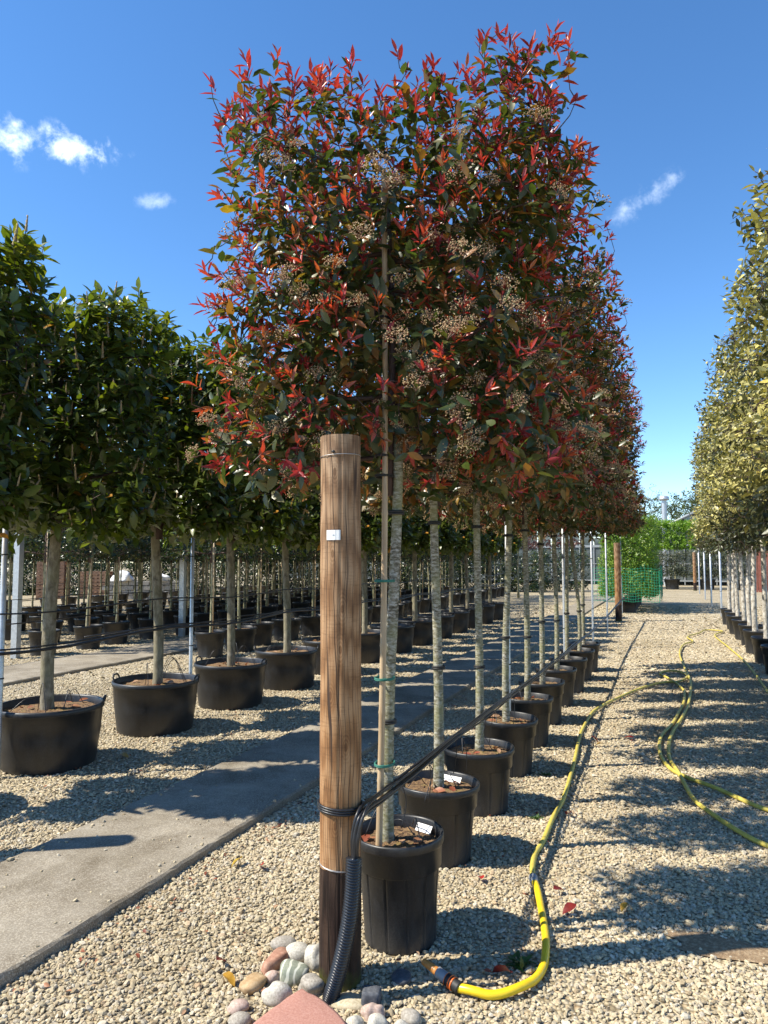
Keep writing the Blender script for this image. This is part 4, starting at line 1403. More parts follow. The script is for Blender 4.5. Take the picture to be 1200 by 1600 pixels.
for i, (x, y) in enumerate(LAUR):
    lab = LLAB[i] if i < len(LLAB) else f'laurel tree seen between red-row trunks, {ORD[i - len(LLAB)]} behind the timber post'
    t = thing('laurel_tree', lab, 'tree', (x, y, 0), PANEL + math.pi * (i % 2) + 0.05 * math.sin(i * 2), 'dark laurel trees in wide black pots')
    t.scale = (1, 1, [1.01, 1.0, 1.01, 1.02][i] if i < 4 else 1.0)
    bpy.context.view_layer.update()
    trunk(t, 2.2, [0.055, 0.057, 0.050, 0.048][i % 4], 0.042, M['bark_laurel'], 200 + i, lean=[0, 0.012, -0.01, 0.012, -0.01, 0][i % 6], k=12 if i < 6 else 8)
    dress(t, cl_a if i % 2 else cl_b, 'la' if i % 2 else 'lb', KL, M['twig'], [230, 260, 220][i] if i < 3 else 0, 'flower_spike', SPIKES, None, [60, 70, 60, 40, 30][i] if i < 5 else 0)
    p = thing('plant_pot', ('wide black pot with two handles ' + ['out of view at the left picture edge', 'nearest the left picture edge, largest in view', 'second from the left, before the steel pole', 'third from the left in the laurel row', 'fourth from the left in the laurel row', 'partly hidden behind the timber post'][i] if i < 6 else f'wide black pot of the {ORD[i - 6]} laurel seen right of the timber post'), 'plant pot', (x, y, 0), 0.35 + 0.25 * math.sin(i * 1.7), 'wide pots of the laurel row')
    put('body', LP, p)
    put('soil', LSOIL, p, loc=(0, 0, 0.43))
    for s in (-1, 1):
        put('handle', HANDLE, p, loc=(s * 0.405, 0, 0.478), rot=(0, R(16) * s, 0))
    if i < 6:
        rs = np.random.default_rng(500 + i)
        LMr = leaf_meshes('dry_leaf', M['dry_leaf'], [leaf_template(0.45, 3, 0.3, 0.2, 0.02)], 5)
        for q in range(6):
            rr_, aa = rs.uniform(0.12, 0.34), rs.uniform(0, 6.28)
            put('dry_leaf', LMr[int(rs.integers(0, 5))][1], p, loc=(rr_ * math.cos(aa), rr_ * math.sin(aa), 0.455), rot=(rs.normal(0, 0.35), rs.normal(0, 0.35), rs.uniform(0, 6.28)), scale=(rs.uniform(0.07, 0.11),) * 3)
        mb = MB()
        for q in range(4):
            aa = rs.uniform(0, 6.28)
            p0 = np.array([0.10 * math.cos(aa), 0.10 * math.sin(aa), 0.42])
            p1 = np.array([0.30 * math.cos(aa + 1.2), 0.30 * math.sin(aa + 1.2), 0.44])
            tube(mb, smooth_path([p0, (p0 + p1) / 2 + np.array([0, 0, rs.uniform(0.08, 0.30)]), p1], 6), 0.003, 5)
        mb.put('dripper_line', M['pipe'], p)

for z, r, lab in ((0.965, 0.013, 'lower black irrigation pipe strung along the laurel trunks'), (1.26, 0.007, 'thin upper black line strung along the laurel trunks')):
    o = thing('irrigation_pipe', lab, 'pipe', (-4.67, 2.0, 0))
    pts = [(0.02 * math.sin(Y * 2), Y - 2.0, z + 0.022 * math.sin(Y * 2.4)) for Y in np.arange(2.0, 22, 0.45)]
    mb = MB()
    tube(mb, pts, r, 7)
    mb.put('pipe', M['pipe'], o)
    if r > 0.01:
        mb = MB()
        tube(mb, np.array(pts) + np.array([0.01, 0, 0.03]), 0.007, 6)
        mb.put('pipe', M['pipe'], o)

# ------------------------------------------------------------------ golden row on the right
def plain_crown(seed, n_shoots, hx, hy, z0, z1, per, size, tpl, kind, spread=(85, 40), tone=None, surf=0.7):
    rs = np.random.default_rng(seed)
    c = Crown()
    tips, nrm = crown_tips(rs, n_shoots, hx, hy, z0, z1, surf)
    n = len(tips)
    dirs = unit(unit(nrm) * 0.9 + np.array([0, 0, 0.5]) + rs.normal(0, 0.35, (n, 3)))
    P, A, U, S = shoot_leaves(rs, tips, dirs, per, spread, size, 0.35, size[1] * 1.6)
    rn = rs.random(len(P))
    if tone is not None:
        rn = np.clip(tone(tips.repeat(per, 0), rn, rs), 0, 1)
    c.leaves[kind] = (P, A, U, S, rn)
    stem = [np.array([0, 0, z]) for z in np.arange(z0 - 0.1, z1 - 0.15, 0.12)]
    sk = list(stem)
    tube(c.wood, stem, np.linspace(0.03, 0.01, len(stem)), 5, 0)
    for z in np.arange(z0 + 0.05, z1 - 0.2, 0.4):
        for s in (-1, 1):
            lat = [np.array([s * hx * 0.9 * u, rs.uniform(-0.05, 0.05), z + 0.1 * u]) for u in np.linspace(0.02, 1, 5)]
            tube(c.wood, lat, np.linspace(0.014, 0.005, 5), 4, 0)
            sk += lat
    twigs(c.wood, rs, tips[:: 2], sk, 0, 0.003)
    return c


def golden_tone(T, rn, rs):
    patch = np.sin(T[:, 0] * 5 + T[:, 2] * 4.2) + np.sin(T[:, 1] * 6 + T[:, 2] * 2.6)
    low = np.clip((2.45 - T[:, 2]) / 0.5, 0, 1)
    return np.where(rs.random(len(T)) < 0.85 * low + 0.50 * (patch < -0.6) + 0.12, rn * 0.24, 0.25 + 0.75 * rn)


KG = [('g', M['golden_leaf'], 'leaf', [leaf_template(0.42, 3, 0.2, 0.1, 0.02)], leaf_template(0.44, 2, 0.2, 0.12))]
cg = [plain_crown(31 + s, 950, 0.82, 0.44, 1.93, 4.60, 6, (0.06, 0.108), None, 'g', tone=golden_tone) for s in range(3)]
for i, (x, y) in enumerate(GOLD):
    nlab = len(GOLD) - 1 - i
    lab = ('golden-variegated tree farthest along the right row, nearest the greenhouse' if i == 0 else 'golden-variegated tree nearest the camera at the upper right picture edge' if nlab == 0 else f'golden-variegated tree, {ORD[i]} from the far end of the right row')
    t = thing('golden_tree', lab, 'tree', (x, y, 0), PANEL + math.pi * (i % 2) + 0.08 * math.sin(i), 'golden-variegated pleached trees of the right row')
    t.scale = (1.0 + 0.07 * math.sin(i * 2.7 + 1), 1, 1.0 + 0.045 * math.sin(i * 1.9))
    trunk(t, 2.1, 0.047, 0.040, M['bark_golden'], 600 + i, lean=0.015 * math.sin(i * 2.7), k=9)
    dress(t, cg[i % 3], f'g{i % 3}', KG, M['twig'], 0)
    pot('black pot ' + ('at the far end of the golden row' if i == 0 else f'of the golden row, {ORD[i]} from its far end'), (x, y), 0.235, 0.42, 'pots of the golden row', k=32, panels=8)

# ------------------------------------------------------------------ rows of slim trees beyond the laurels
KD = [('d', M['dark_leaf'], 'leaf', None, TPL_LOW)]
cd = [plain_crown(51 + s, 560, 0.86, 0.42, 1.72, 3.75, 6, (0.06, 0.105), None, 'd') for s in range(3)]
rows = [(-7.47, 10.75, 0.95, 16, 'row just beyond the laurels'), (-10.25, 9.9, 0.93, 16, 'row beyond the far concrete path'), (-13.1, 10.4, 1.0, 24, 'third row beyond the laurels'), (-15.9, 11.5, 1.05, 22, 'fourth row beyond the laurels'), (-19.0, 13.5, 1.15, 18, 'fifth row beyond the laurels'), (-11.75, 11.3, 0.95, 22, 'far part'), (-14.5, 12.0, 1.0, 20, 'far part'), (-7.47, 26.2, 1.0, 9, 'far part'), (-10.25, 25.0, 1.0, 11, 'far part')]
rsb = np.random.default_rng(77)
SLIM = {}
for ri, (X, y0, sp_, cnt, nm) in enumerate(rows):
    for i in range(cnt):
        x, y = X + rsb.normal(0, 0.07), y0 + i * sp_ + rsb.normal(0, 0.08)
        if ri < 2 and i < 16:
            lab = f'slim potted tree, {ORD[i]} from the near end of the {nm}'
            plab = f'black pot, {ORD[i]} from the near end of the {nm}'
            g1, g2 = f'slim trees in the {nm}', f'pots in the {nm}'
        else:
            lab, plab = 'slim potted tree in the deep rows far beyond the laurels', 'black pot in the deep rows far beyond the laurels'
            g1, g2 = 'slim trees of the deep rows', 'pots of the deep rows'
        t = thing('slim_tree', lab, 'tree', (x, y, 0), PANEL + rsb.uniform(-0.12, 0.12) + math.pi * (i % 2), g1)
        trunk(t, 2.0, rsb.uniform(0.024, 0.033), 0.021, M['bark_slim'], 700 + ri * 20 + i, lean=rsb.normal(0, 0.012), k=7, n=8)
        dress(t, cd[(i + ri) % 3], f'd{(i + ri) % 3}', KD, M['twig'], 0)
        big = rsb.random() < 0.25
        pot(plab, (x, y), 0.32 if big else 0.265, 0.44, g2, rz=rsb.uniform(0, 6), k=28, panels=8)
        if (i % 2 == 0 or ri == 1) and ri < 4 and i < 16:
            cn_ = thing('bamboo_cane', ('bamboo cane beside the ' + ORD[i] + ' slim trunk of the ' + nm) if ri < 2 else 'bamboo cane in the deep rows far beyond the laurels', 'cane', (x + 0.07, y - 0.05, 0), 0, 'canes in the ' + nm if ri < 2 else 'canes of the deep rows')
            if 'culm' not in SLIM:
                mb = MB()
                tube(mb, [(0, 0, 0.34), (0.006, 0, 1.2), (0.0, 0.004, 2.3)], 0.012, 7)
                SLIM['culm'] = mb.mesh('culm', M['bamboo'])
            put('culm', SLIM['culm'], cn_)
    for z, r in ((0.62, 0.011), (1.02, 0.006)):
        if ri < 4:
            o = thing('irrigation_pipe', f'{"thick lower" if z < 0.8 else "thin upper"} black line strung along the trunks of the {nm}', 'pipe', (X + 0.05, y0 - 3, 0))
            mb = MB()
            tube(mb, [(0, q, z + 0.015 * math.sin(q * 2)) for q in np.arange(0, cnt * sp_ + 4, 0.6)], r, 6)
            mb.put('pipe', M['pipe'], o)

# ------------------------------------------------------------------ green hedge with netting at the end of the red row
ch = [plain_crown(61 + s, 2200, 0.88, 0.80, 0.55, 3.15, 6, (0.07, 0.11), None, 'h', surf=0.8) for s in range(2)]
KH = [('h', M['hedge_leaf'], 'leaf', None, TPL_LOW)]
for i in range(4):
    y = 24.9 + 1.55 * i
    t = thing('hedge_plant', ['bright green hedge plant behind the far timber post', 'second bright green hedge plant behind the far timber post', 'third bright green hedge plant behind the far timber post', 'farthest bright green hedge plant behind the far timber post'][i], 'hedge', (-1.25, y, 0), math.pi * (i % 2), 'bright green hedge plants')
    trunk(t, 0.8, 0.05, 0.04, M['bark_slim'], 900 + i, k=7, n=5)
    dress(t, ch[i % 2], f'h{i % 2}', KH, M['twig'], 0)
    pot(f'black pot under the {ORD[i]} bright green hedge plant', (-1.25, y), 0.30, 0.42, 'pots under the hedge', k=28, panels=8)
net = thing('green_netting', 'green plastic mesh netting wrapped round the foot of the hedge', 'netting', (-1.25, 27.2, 0))
mb = MB()
X0, X1, Y0, Y1 = -0.99, 0.99, -3.28, 3.3
per = [(X0, Y0), (X1, Y0), (X1, Y1)]
pl = []
for (ax_, ay_), (bx_, by_) in zip(per[:-1], per[1:]):
    L = math.hypot(bx_ - ax_, by_ - ay_)
    for s in np.arange(0, L, 0.085 if ay_ == by_ else 0.30):
        pl.append((ax_ + (bx_ - ax_) * s / L, ay_ + (by_ - ay_) * s / L))
pl = np.array(pl)
wv = 0.03 * np.sin(np.arange(len(pl)) * 0.7)
tops = 1.42 + 0.10 * np.sin(np.arange(len(pl)) * 0.45) + 0.05 * np.sin(np.arange(len(pl)) * 1.1)
for q in range(len(pl)):
    box(mb, (pl[q, 0] + wv[q], pl[q, 1] + wv[q] * 0.3, (0.38 + tops[q]) / 2), (0.007, 0.007, tops[q] - 0.38))
for z in np.arange(0.40, 1.5, 0.085):
    tube(mb, np.stack([pl[:, 0] + wv, pl[:, 1] + wv * 0.3, np.full(len(pl), z) + 0.02 * np.sin(np.arange(len(pl)) * 0.8)], 1), 0.0045, 3)
mb.put('mesh_net', M['netting'], net)['kind'] = 'stuff'

# dark bush and copper-leaved tree left of the hedge
t = thing('dark_bush', 'dark round-headed bush left of the hedge at the far path end', 'bush', (-5.7, 41, 0))
dress(t, plain_crown(71, 650, 1.6, 1.2, 0.15, 2.3, 6, (0.12, 0.2), None, 'd'), 'bush', KD, M['twig'], 0)
trunk(t, 0.7, 0.08, 0.06, M['bark_slim'], 950, k=7, n=4)
KC = [('c', M['copper_leaf'], 'leaf', None, TPL_LOW)]
cc = plain_crown(72, 320, 1.3, 0.8, 2.2, 4.3, 6, (0.09, 0.15), None, 'c')
for i, (x, y) in enumerate(((-4.3, 30.0), (-6.4, 33.0))):
    t = thing('copper_tree', ['copper-leaved pleached tree left of the hedge, before the dark bush', 'copper-leaved pleached tree farther back beyond the walkway'][i], 'tree', (x, y, 0))
    trunk(t, 2.4, 0.05, 0.04, M['bark_slim'], 960 + i, k=7, n=6)
    dress(t, cc, 'cc', KC, M['twig'], 0)

# ------------------------------------------------------------------ far end: lime-green crowns, potted shrubs, greenhouse, flue, trees
cl_ = [plain_crown(81 + s, 760, 0.72, 0.6, 2.42, 4.15, 6, (0.11, 0.18), None, 'l', surf=0.8) for s in range(2)]
KLm = [('l', M['lime_leaf'], 'leaf', None, TPL_LOW)]
for i, x in enumerate((-2.6, -1.1, 0.35, 1.8, 3.3, 4.8, 6.3, 7.8)):
    lab = 'lime-green pleached tree before the greenhouse, ' + (f'{ORD[i]} from its left end')
    t = thing('lime_tree', lab, 'tree', (x, 47.6 + 0.2 * math.sin(i), 0), math.pi * (i % 2), 'lime-green trees before the greenhouse')
    trunk(t, 2.6, 0.055, 0.045, M['bark_slim'], 970 + i, k=7, n=6)
    dress(t, cl_[i % 2], f'l{i % 2}', KLm, M['twig'], 0)
KO = [('o', M['olive_leaf'], 'leaf', None, TPL_LOW)]
co = [plain_crown(91 + s, 480, 0.95, 0.7, 0.75, 2.25, 6, (0.10, 0.16), None, 'o', surf=0.5) for s in range(2)]
for i, x in enumerate((-1.75, 0.15, 2.05, 3.6, 5.2)):
    t = thing('olive_shrub', f'grey-green potted shrub before the greenhouse, {ORD[i]} from the left', 'shrub', (x, 46.2, 0), math.pi * (i % 2), 'potted shrubs before the greenhouse')
    trunk(t, 1.0, 0.05, 0.03, M['bark_slim'], 980 + i, k=7, n=5)
    dress(t, co[i % 2], f'o{i % 2}', KO, M['twig'], 0)
    pot(f'black pot holding the {ORD[i]} grey-green shrub before the greenhouse', (x, 46.2), 0.46, 0.6, 'pots before the greenhouse', k=28, panels=8)

gh = thing('greenhouse', 'long glass greenhouse with pitched roof at the far end of the yard', 'greenhouse', (0, 54, 0))
bays = [(-31.0, -17.0), (-17.0, -3.0), (-3.0, 11.0), (11.0, 25.0)]
EH, RH, DEP = 2.75, 6.1, 16.0
PANE = MB()
PANE.add([(0.0, 0, 0.0), (1, 0, 0.0), (1, 0, 1.0), (0, 0, 1.0), (0.0, 0.03, 0.0), (1, 0.03, 0.0), (1, 0.03, 1.0), (0, 0.03, 1.0)], [np.array([[0, 1, 2, 3], [7, 6, 5, 4], [0, 4, 5, 1], [3, 2, 6, 7], [1, 5, 6, 2], [0, 3, 7, 4]])], smooth=False)
PANE_M = PANE.mesh('pane', M['glass'])
fr = MB()
for x0, x1 in bays:
    xm = (x0 + x1) / 2
    for k in range(14):
        xa = x0 + k * 1.0
        box(fr, (xa, 0, EH / 2 - 0.002), (0.07, 0.09, EH - 0.06))
        put('pane', PANE_M, gh, loc=(xa + 0.04, 0.01, 0.35), scale=(0.92, 1, 1.1))
        put('pane', PANE_M, gh, loc=(xa + 0.04, 0.01, 1.50), scale=(0.92, 1, 1.15))
        za, zb = EH + 0.02, EH + 0.02 + (RH - EH) * (1 - abs(xa + 0.5 - xm) / 7.0)
        if zb - za > 0.25:
            put('pane', PANE_M, gh, loc=(xa + 0.04, 0.012, za + 0.04), scale=(0.92, 1, zb - za - 0.20))
    for s in (-1, 1):        # rake bars of the gable and the roof slopes
        xe = x0 if s < 0 else x1
        tube(fr, [(xe, -0.02, EH), (xm, -0.02, RH)], 0.09, 6)
        rf = MB()
        nx_, nz_ = -(RH - EH) * s, -7.0
        rf.add([(xe, 0.0, EH - 0.05), (xm, 0.0, RH - 0.05), (xm, DEP, RH - 0.05), (xe, DEP, EH - 0.05), (xe, 0.0, EH + 0.01), (xm, 0.0, RH + 0.01), (xm, DEP, RH + 0.01), (xe, DEP, EH + 0.01)],
               [np.array([[0, 1, 2, 3], [4, 5, 6, 7], [0, 1, 5, 4], [3, 2, 6, 7]])], smooth=False)
        rf.put('roof', M['frame'], gh)
L_ = bays[-1][1] - bays[0][0]
for z, w in ((1.475, 0.05), (0.30, 0.09), (EH - 0.02, 0.16)):
    box(fr, ((bays[0][0] + bays[-1][1]) / 2, -0.035, z), (L_, 0.05, w))
fr.put('frame', M['frame'], gh)['kind'] = 'stuff'
bk = MB()
box(bk, ((bays[0][0] + bays[-1][1]) / 2, DEP - 0.1, EH / 2), (L_, 0.1, EH))
bk.put('back_wall', M['frame'], gh)

fl = thing('flue_pipe', 'tall grey flue pipe with capped top rising above the lime-green trees', 'flue', (-0.2, 52.4, 0))
mb = MB()
lathe(mb, [(0.17, 0), (0.17, 5.75)], 16)
mb.put('stack', M['steel'], fl)
mb = MB()
lathe(mb, [(0.17, 5.752), (0.33, 5.78), (0.35, 5.86), (0.30, 6.02), (0.10, 6.08), (0.001, 6.09)], 16)
mb.put('cowl', M['steel'], fl)

rt = thing('timber_screen', 'red-brown boarded timber screen beyond the golden trunks at far right', 'screen', (4.3, 43.4, 0))
for k in range(9):
    mb = MB()
    box(mb, (0.22 * k, 0.01 * (k % 2), 1.1), (0.20, 0.03, 2.2))
    mb.put('board', M['red_timber'], rt)

# distant trees beyond the greenhouse, and a dark tree belt behind the left-hand rows
def far_tree(label, x, y, h, seed, w, group, dens=320, z0=0.18, bare=False, mat=None):
    rs = np.random.default_rng(seed)
    t = thing('distant_tree', label, 'tree', (x, y, 0), 0, group)
    c = Crown()
    n = dens
    q = unit(rs.normal(size=(n, 3))) * rs.uniform(0.45, 1.0, (n, 1)) ** 0.5
    q[:, 2] = np.where(q[:, 2] < -0.8, -0.8, q[:, 2])
    tips = q * np.array([w, w, h * (1 - z0) / 2]) * (1 + 0.18 * np.sin(q[:, [0]] * 5 + q[:, [2]] * 4 + seed)) + np.array([0, 0, h * (1 + z0) / 2])
    stem = [np.array([0.1 * math.sin(z), 0, z]) for z in np.linspace(0.5, h * 0.8, 14)]
    mbw = MB()
    tube(mbw, stem, np.linspace(0.12, 0.03, 14), 6, 0)
    twigs(mbw, rs, tips, stem, 0, 0.010, 3, gain=0.06)
    mbw.put('branches', M['twig'], t, kind='stuff')
    sub = tips if not bare else tips[rs.random(n) < 0.55]
    P, A, U, S = shoot_leaves(rs, sub, unit(rs.normal(size=(len(sub), 3)) + [0, 0, 0.5]), 7, (95, 40), (0.16, 0.34) if not bare else (0.10, 0.20), 0.4, 0.5)
    mb = MB()
    scatter(mb, TPL_LOW, P, A, U, S, rs.random(len(P)), 0)
    mb.put('foliage', mat or M['far_leaf'], t, kind='stuff')
    trunk(t, h * 0.4, 0.16, 0.11, M['bark_slim'], seed, k=7, n=5)


for i, (x, y, h, w, bare) in enumerate(((-4.6, 74, 8.6, 2.6, True), (-2.0, 72, 9.0, 2.3, True), (0.4, 75, 8.2, 2.4, False), (2.6, 73, 8.8, 2.4, False), (5.0, 75, 9.6, 2.8, False), (8.0, 73, 9.4, 2.8, False), (11.5, 75, 9.4, 3.0, False))):
    far_tree(f'{"thinly leaved" if bare else "leafy"} tree on the skyline beyond the greenhouse, {ORD[i]} from the left', x, y, h, 1200 + i, w, 'skyline trees beyond the greenhouse', 560, 0.12, bare)
for i in range(9):
    x, y = -34 + 2.9 * i, 27.0 + 1.55 * i + 0.6 * math.sin(i * 2)
    far_tree('dark leafy tree in the belt closing off the yard behind the slim rows', x, y, 3.9 + 0.3 * math.sin(i * 1.3), 1300 + i, 1.9, 'tree belt behind the slim rows', 300, 0.22, False, M['dark_leaf'])

# stored goods seen low between the trunks at the far left
def pallet_stack(label, x, y, rz, cnt):
    t = thing('pallet_stack', label, 'pallets', (x, y, 0), rz)
    for k in range(cnt):
        z = k * 0.15
        for q in range(6):
            mb = MB()
            box(mb, (-0.5 + q * 0.2, 0, z + 0.135), (0.12, 1.0, 0.022), jitter=0.003)
            mb.put('slat', M['pallet'], t)
        for yy in (-0.44, 0, 0.44):
            mb = MB()
            box(mb, (0, yy, z + 0.062), (1.14, 0.09, 0.121))
            mb.put('bearer', M['pallet'], t)


pallet_stack('taller stack of orange-brown wooden pallets beyond the far left rows', -25.4, 24.6, 0.5, 11)
pallet_stack('lower stack of orange-brown wooden pallets beside the taller one', -23.9, 25.6, 0.45, 8)
bw = thing('block_wall', 'low wall of rough grey stone blocks under the white bag, far left', 'wall', (-22.6, 24.9, 0), 0.45)
bm = MB()
box(bm, (0, 0, 0), (0.42, 0.3, 0.19), jitter=0.008)
BMESH = bm.mesh('block', M['block'])
for r_ in range(4):
    for k in range(8):
        put('block', BMESH, bw, loc=(k * 0.44 + 0.22 * (r_ % 2), 0.01 * ((k * 7 + r_) % 3), 0.1 + r_ * 0.20), rot=(0, 0, math.pi * ((k + r_) % 2)))
v, f = ico(3)
rs = np.random.default_rng(8)
for i, (x, y, z, s) in enumerate(((-22.1, 25.15, 0.79, 0.50), (-20.6, 25.9, 0.79, 0.40))):
    vv = lumpy(v, 0.5, rs, 9) * np.array([1.0, 0.7, 0.62]) * s
    vv[:, 2] = np.maximum(vv[:, 2], -0.28 * s) + 0.28 * s
    o = MB().add(vv, f).put('white_bag', M['white_bag'], loc=(x, y, z))
    tag(o, ['larger crumpled white bulk bag on the block wall, far left', 'smaller crumpled white bulk bag on the block wall, far left'][i], 'bag')

# ------------------------------------------------------------------ hoses
def lay(pts, r, n=10, z=0.006):
    p = np.array([(x, y, 0) for x, y in pts])
    p = smooth_path(p, n)
    p[:, 2] = r + z + 0.012 * np.clip((p[:, 1] - 5) / 8, 0, 1) + 0.004 * np.sin(np.arange(len(p)) * 0.23)
    return p


HA = [(-0.948, 2.845), (-0.864, 2.812), (-0.785, 2.776)]
HB = [(-0.785, 2.776), (-0.715, 2.772), (-0.653, 2.788), (-0.583, 2.843), (-0.53, 2.926), (-0.51, 3.05), (-0.523, 3.198), (-0.56, 3.383), (-0.619, 3.618), (-0.656, 3.748), (-0.682, 3.822)]
HC = [(-0.682, 3.822), (-0.713, 3.965), (-0.733, 4.18), (-0.722, 4.401), (-0.724, 4.769), (-0.713, 5.165), (-0.738, 5.785), (-0.766, 6.354), (-0.803, 6.917), (-0.82, 7.451), (-0.808, 8.154), (-0.741, 8.542), (-0.636, 9.019), (-0.465, 9.661), (-0.274, 10.177), (-0.097, 10.51), (0.08, 10.689), (0.201, 11.138), (0.124, 11.54), (-0.05, 11.62), (-0.16, 11.35), (-0.06, 10.92), (0.06, 10.47), (0.142, 9.951)]
HD = [(1.35, 5.1), (0.77, 5.356), (0.564, 5.451), (0.427, 5.613), (0.267, 5.816), (0.093, 6.008), (-0.036, 6.261), (-0.112, 6.719), (-0.102, 7.32), (-0.011, 7.887), (0.069, 8.604), (0.125, 9.195), (0.142, 9.951)]
HE = [(1.3, 4.2), (0.659, 4.634), (0.487, 4.765), (0.362, 4.933), (0.215, 5.212), (0.114, 5.504), (0.028, 6.139), (-0.036, 6.536), (-0.036, 7.095), (0.005, 7.632), (0.098, 8.332), (0.179, 9.208), (0.231, 10.694), (0.179, 12.17), (0.137, 13.865), (0.237, 15.346), (0.416, 16.007), (0.328, 16.882), (0.601, 17.857), (0.757, 18.714), (1.0, 18.75), (1.11, 18.4), (0.89, 17.383), (1.004, 15.205), (1.102, 12.901), (1.1, 10.183), (1.06, 8.2)]
hose = thing('garden_hose', 'yellow hose with orange nozzle snaking up the gravel from beside the front pot', 'hose', (-0.785, 2.776, 0))
off = np.array([-0.785, 2.776, 0])
mb = MB()
tube(mb, lay(HB, 0.0168, 10, 0.012) - off, 0.0168, 14)
mb.put('bright_section', M['hose_bright'], hose)
mb = MB()
tube(mb, lay(HC, 0.0150, 8, 0.010) - off, 0.0150, 10)
mb.put('faded_section', M['hose_faded'], hose)
mb = MB()
tube(mb, lay(HD, 0.0150, 8, 0.010) - off, 0.0150, 10)
mb.put('faded_section', M['hose_faded'], hose)
dv = unit(np.array([HC[1][0] - HB[-2][0], HC[1][1] - HB[-2][1], 0]))
p0 = np.array([HB[-1][0], HB[-1][1], 0.0285]) - off
mb = MB()
tube(mb, [p0 - dv * 0.035, p0 - dv * 0.033, p0 - dv * 0.012, p0 - dv * 0.01, p0 + dv * 0.01, p0 + dv * 0.012, p0 + dv * 0.033, p0 + dv * 0.035], [0.018, 0.0225, 0.0225, 0.020, 0.020, 0.0235, 0.0235, 0.016], 12)
mb.put('joiner', M['grey_plastic'], hose)
d = unit(np.array([HA[0][0] - HA[2][0], HA[0][1] - HA[2][1], 0.03]))
q0 = np.array([0, 0, 0.030])


def sleeve(name, a0, a1, r, mat, ridges=0):
    mb = MB()
    if ridges:
        s = np.linspace(a0, a1, ridges * 2 + 1)
        rr = np.where(np.arange(len(s)) % 2 == 0, r, r * 0.9)
    else:
        s, rr = np.array([a0, a0 + 0.001, a1 - 0.001, a1]), np.array([r * 0.9, r, r, r * 0.9])
    tube(mb, [q0 + d * x for x in s], rr, 14)
    return mb.put(name, mat, hose)


sleeve('collar', -0.004, 0.022, 0.0235, M['tie'], 4)
sleeve('band', 0.0225, 0.029, 0.0262, M['orange'])
sleeve('collar', 0.0295, 0.036, 0.0235, M['tie'])
sleeve('band', 0.0365, 0.041, 0.0258, M['orange'])
sleeve('collar', 0.0415, 0.056, 0.0235, M['tie'], 3)
sleeve('band', 0.0565, 0.060, 0.0240, M['orange'])
sleeve('coupling', 0.0605, 0.104, 0.0215, M['grey_plastic'], 6)
mb = MB()
tube(mb, [q0 + d * x for x in (0.1045, 0.11, 0.13, 0.178, 0.182)], [0.014, 0.0165, 0.0155, 0.0130, 0.0115], 14)
mb.put('nozzle', M['brass'], hose)
hose2 = thing('garden_hose', 'thin faded yellow hose lying in loops from the right edge to the golden pots', 'hose', (0.659, 4.634, 0))
mb = MB()
tube(mb, lay(HE, 0.0150, 8, 0.014) - np.array([0.659, 4.634, 0]), 0.0150, 10)
mb.put('faded_section', M['hose_faded'], hose2)

# ------------------------------------------------------------------ stones round the post foot
v3, f3 = ico(4)


def cobble(name, label, x, y, s, rz, mat, seed, z=0.0, amp=0.15, tilt=(0, 0), square=0.0):
    rs = np.random.default_rng(seed)
    v = v3.copy()
    if square:
        v = np.sign(v) * np.abs(v) ** (1 - square)
    v = lumpy(lumpy(v, amp, rs), 0.035, rs, 9) * np.asarray(s) * 0.5
    o = MB().add(v, f3).put(name, mat, loc=(x, y, s[2] * 0.36 + z), rot=(tilt[0], tilt[1], rz))
    return tag(o, label, 'stone', 'loose stones round the timber post')


cobble('cobble', 'smooth grey cobble at the back of the stones left of the post', -1.568, 2.815, (0.098, 0.068, 0.062), 0.6, M['stone_grey'], 1)
cobble('cobble', 'rounded white cobble between the grey cobble and the post', -1.470, 2.775, (0.115, 0.088, 0.075), 0.3, M['stone_white'], 2)
cobble('cobble', 'large white cobble leaning against the left of the post', -1.375, 2.745, (0.098, 0.105, 0.105), 0.9, M['stone_white'], 3)
cobble('stone', 'long red-brown angular stone left of the veined cobble', -1.535, 2.69, (0.060, 0.145, 0.062), -0.25, M['stone_red'], 4, amp=0.20, square=0.45)
cobble('stone', 'tan wedge-shaped stone at the left end of the red-brown stone', -1.535, 2.535, (0.082, 0.115, 0.052), -0.35, M['stone_tan'], 5, amp=0.15, square=0.2)
cobble('cobble', 'small pinkish cobble beside the tan stone', -1.488, 2.595, (0.066, 0.058, 0.054), 0.2, M['stone_pink'], 6)
cobble('cobble', 'dark green cobble with pale veins in front of the post', -1.415, 2.640, (0.108, 0.092, 0.078), 0.3, M['stone_green'], 7, square=0.25)
cobble('cobble', 'speckled white cobble left of the pink slab', -1.410, 2.490, (0.115, 0.092, 0.085), 0.5, M['stone_white'], 8)
cobble('cobble', 'grey-brown cobble behind the pink slab by the post foot', -1.318, 2.590, (0.100, 0.080, 0.070), 0.1, M['stone_grey'], 9)
cobble('cobble', 'pale pink flat cobble lying apart at the lower left', -1.513, 2.385, (0.080, 0.066, 0.045), 0.4, M['stone_pink'], 10)
cobble('cobble', 'grey striped cobble at the bottom edge left of the slab', -1.465, 2.318, (0.082, 0.070, 0.048), 0.7, M['stone_grey'], 11)
cobble('stone', 'flat dark slate on the gravel between post and nozzle', -1.026, 2.795, (0.072, 0.088, 0.034), 0.2, M['stone_slate'], 12, square=0.2)
cobble('stone', 'dark squared slate block right of the corrugated conduit', -1.072, 2.600, (0.072, 0.066, 0.072), 0.25, M['stone_slate'], 13, amp=0.06, square=0.6)
cobble('cobble', 'pinkish white cobble in front of the dark slate block', -1.035, 2.530, (0.076, 0.066, 0.060), 0.3, M['stone_pink'], 14)
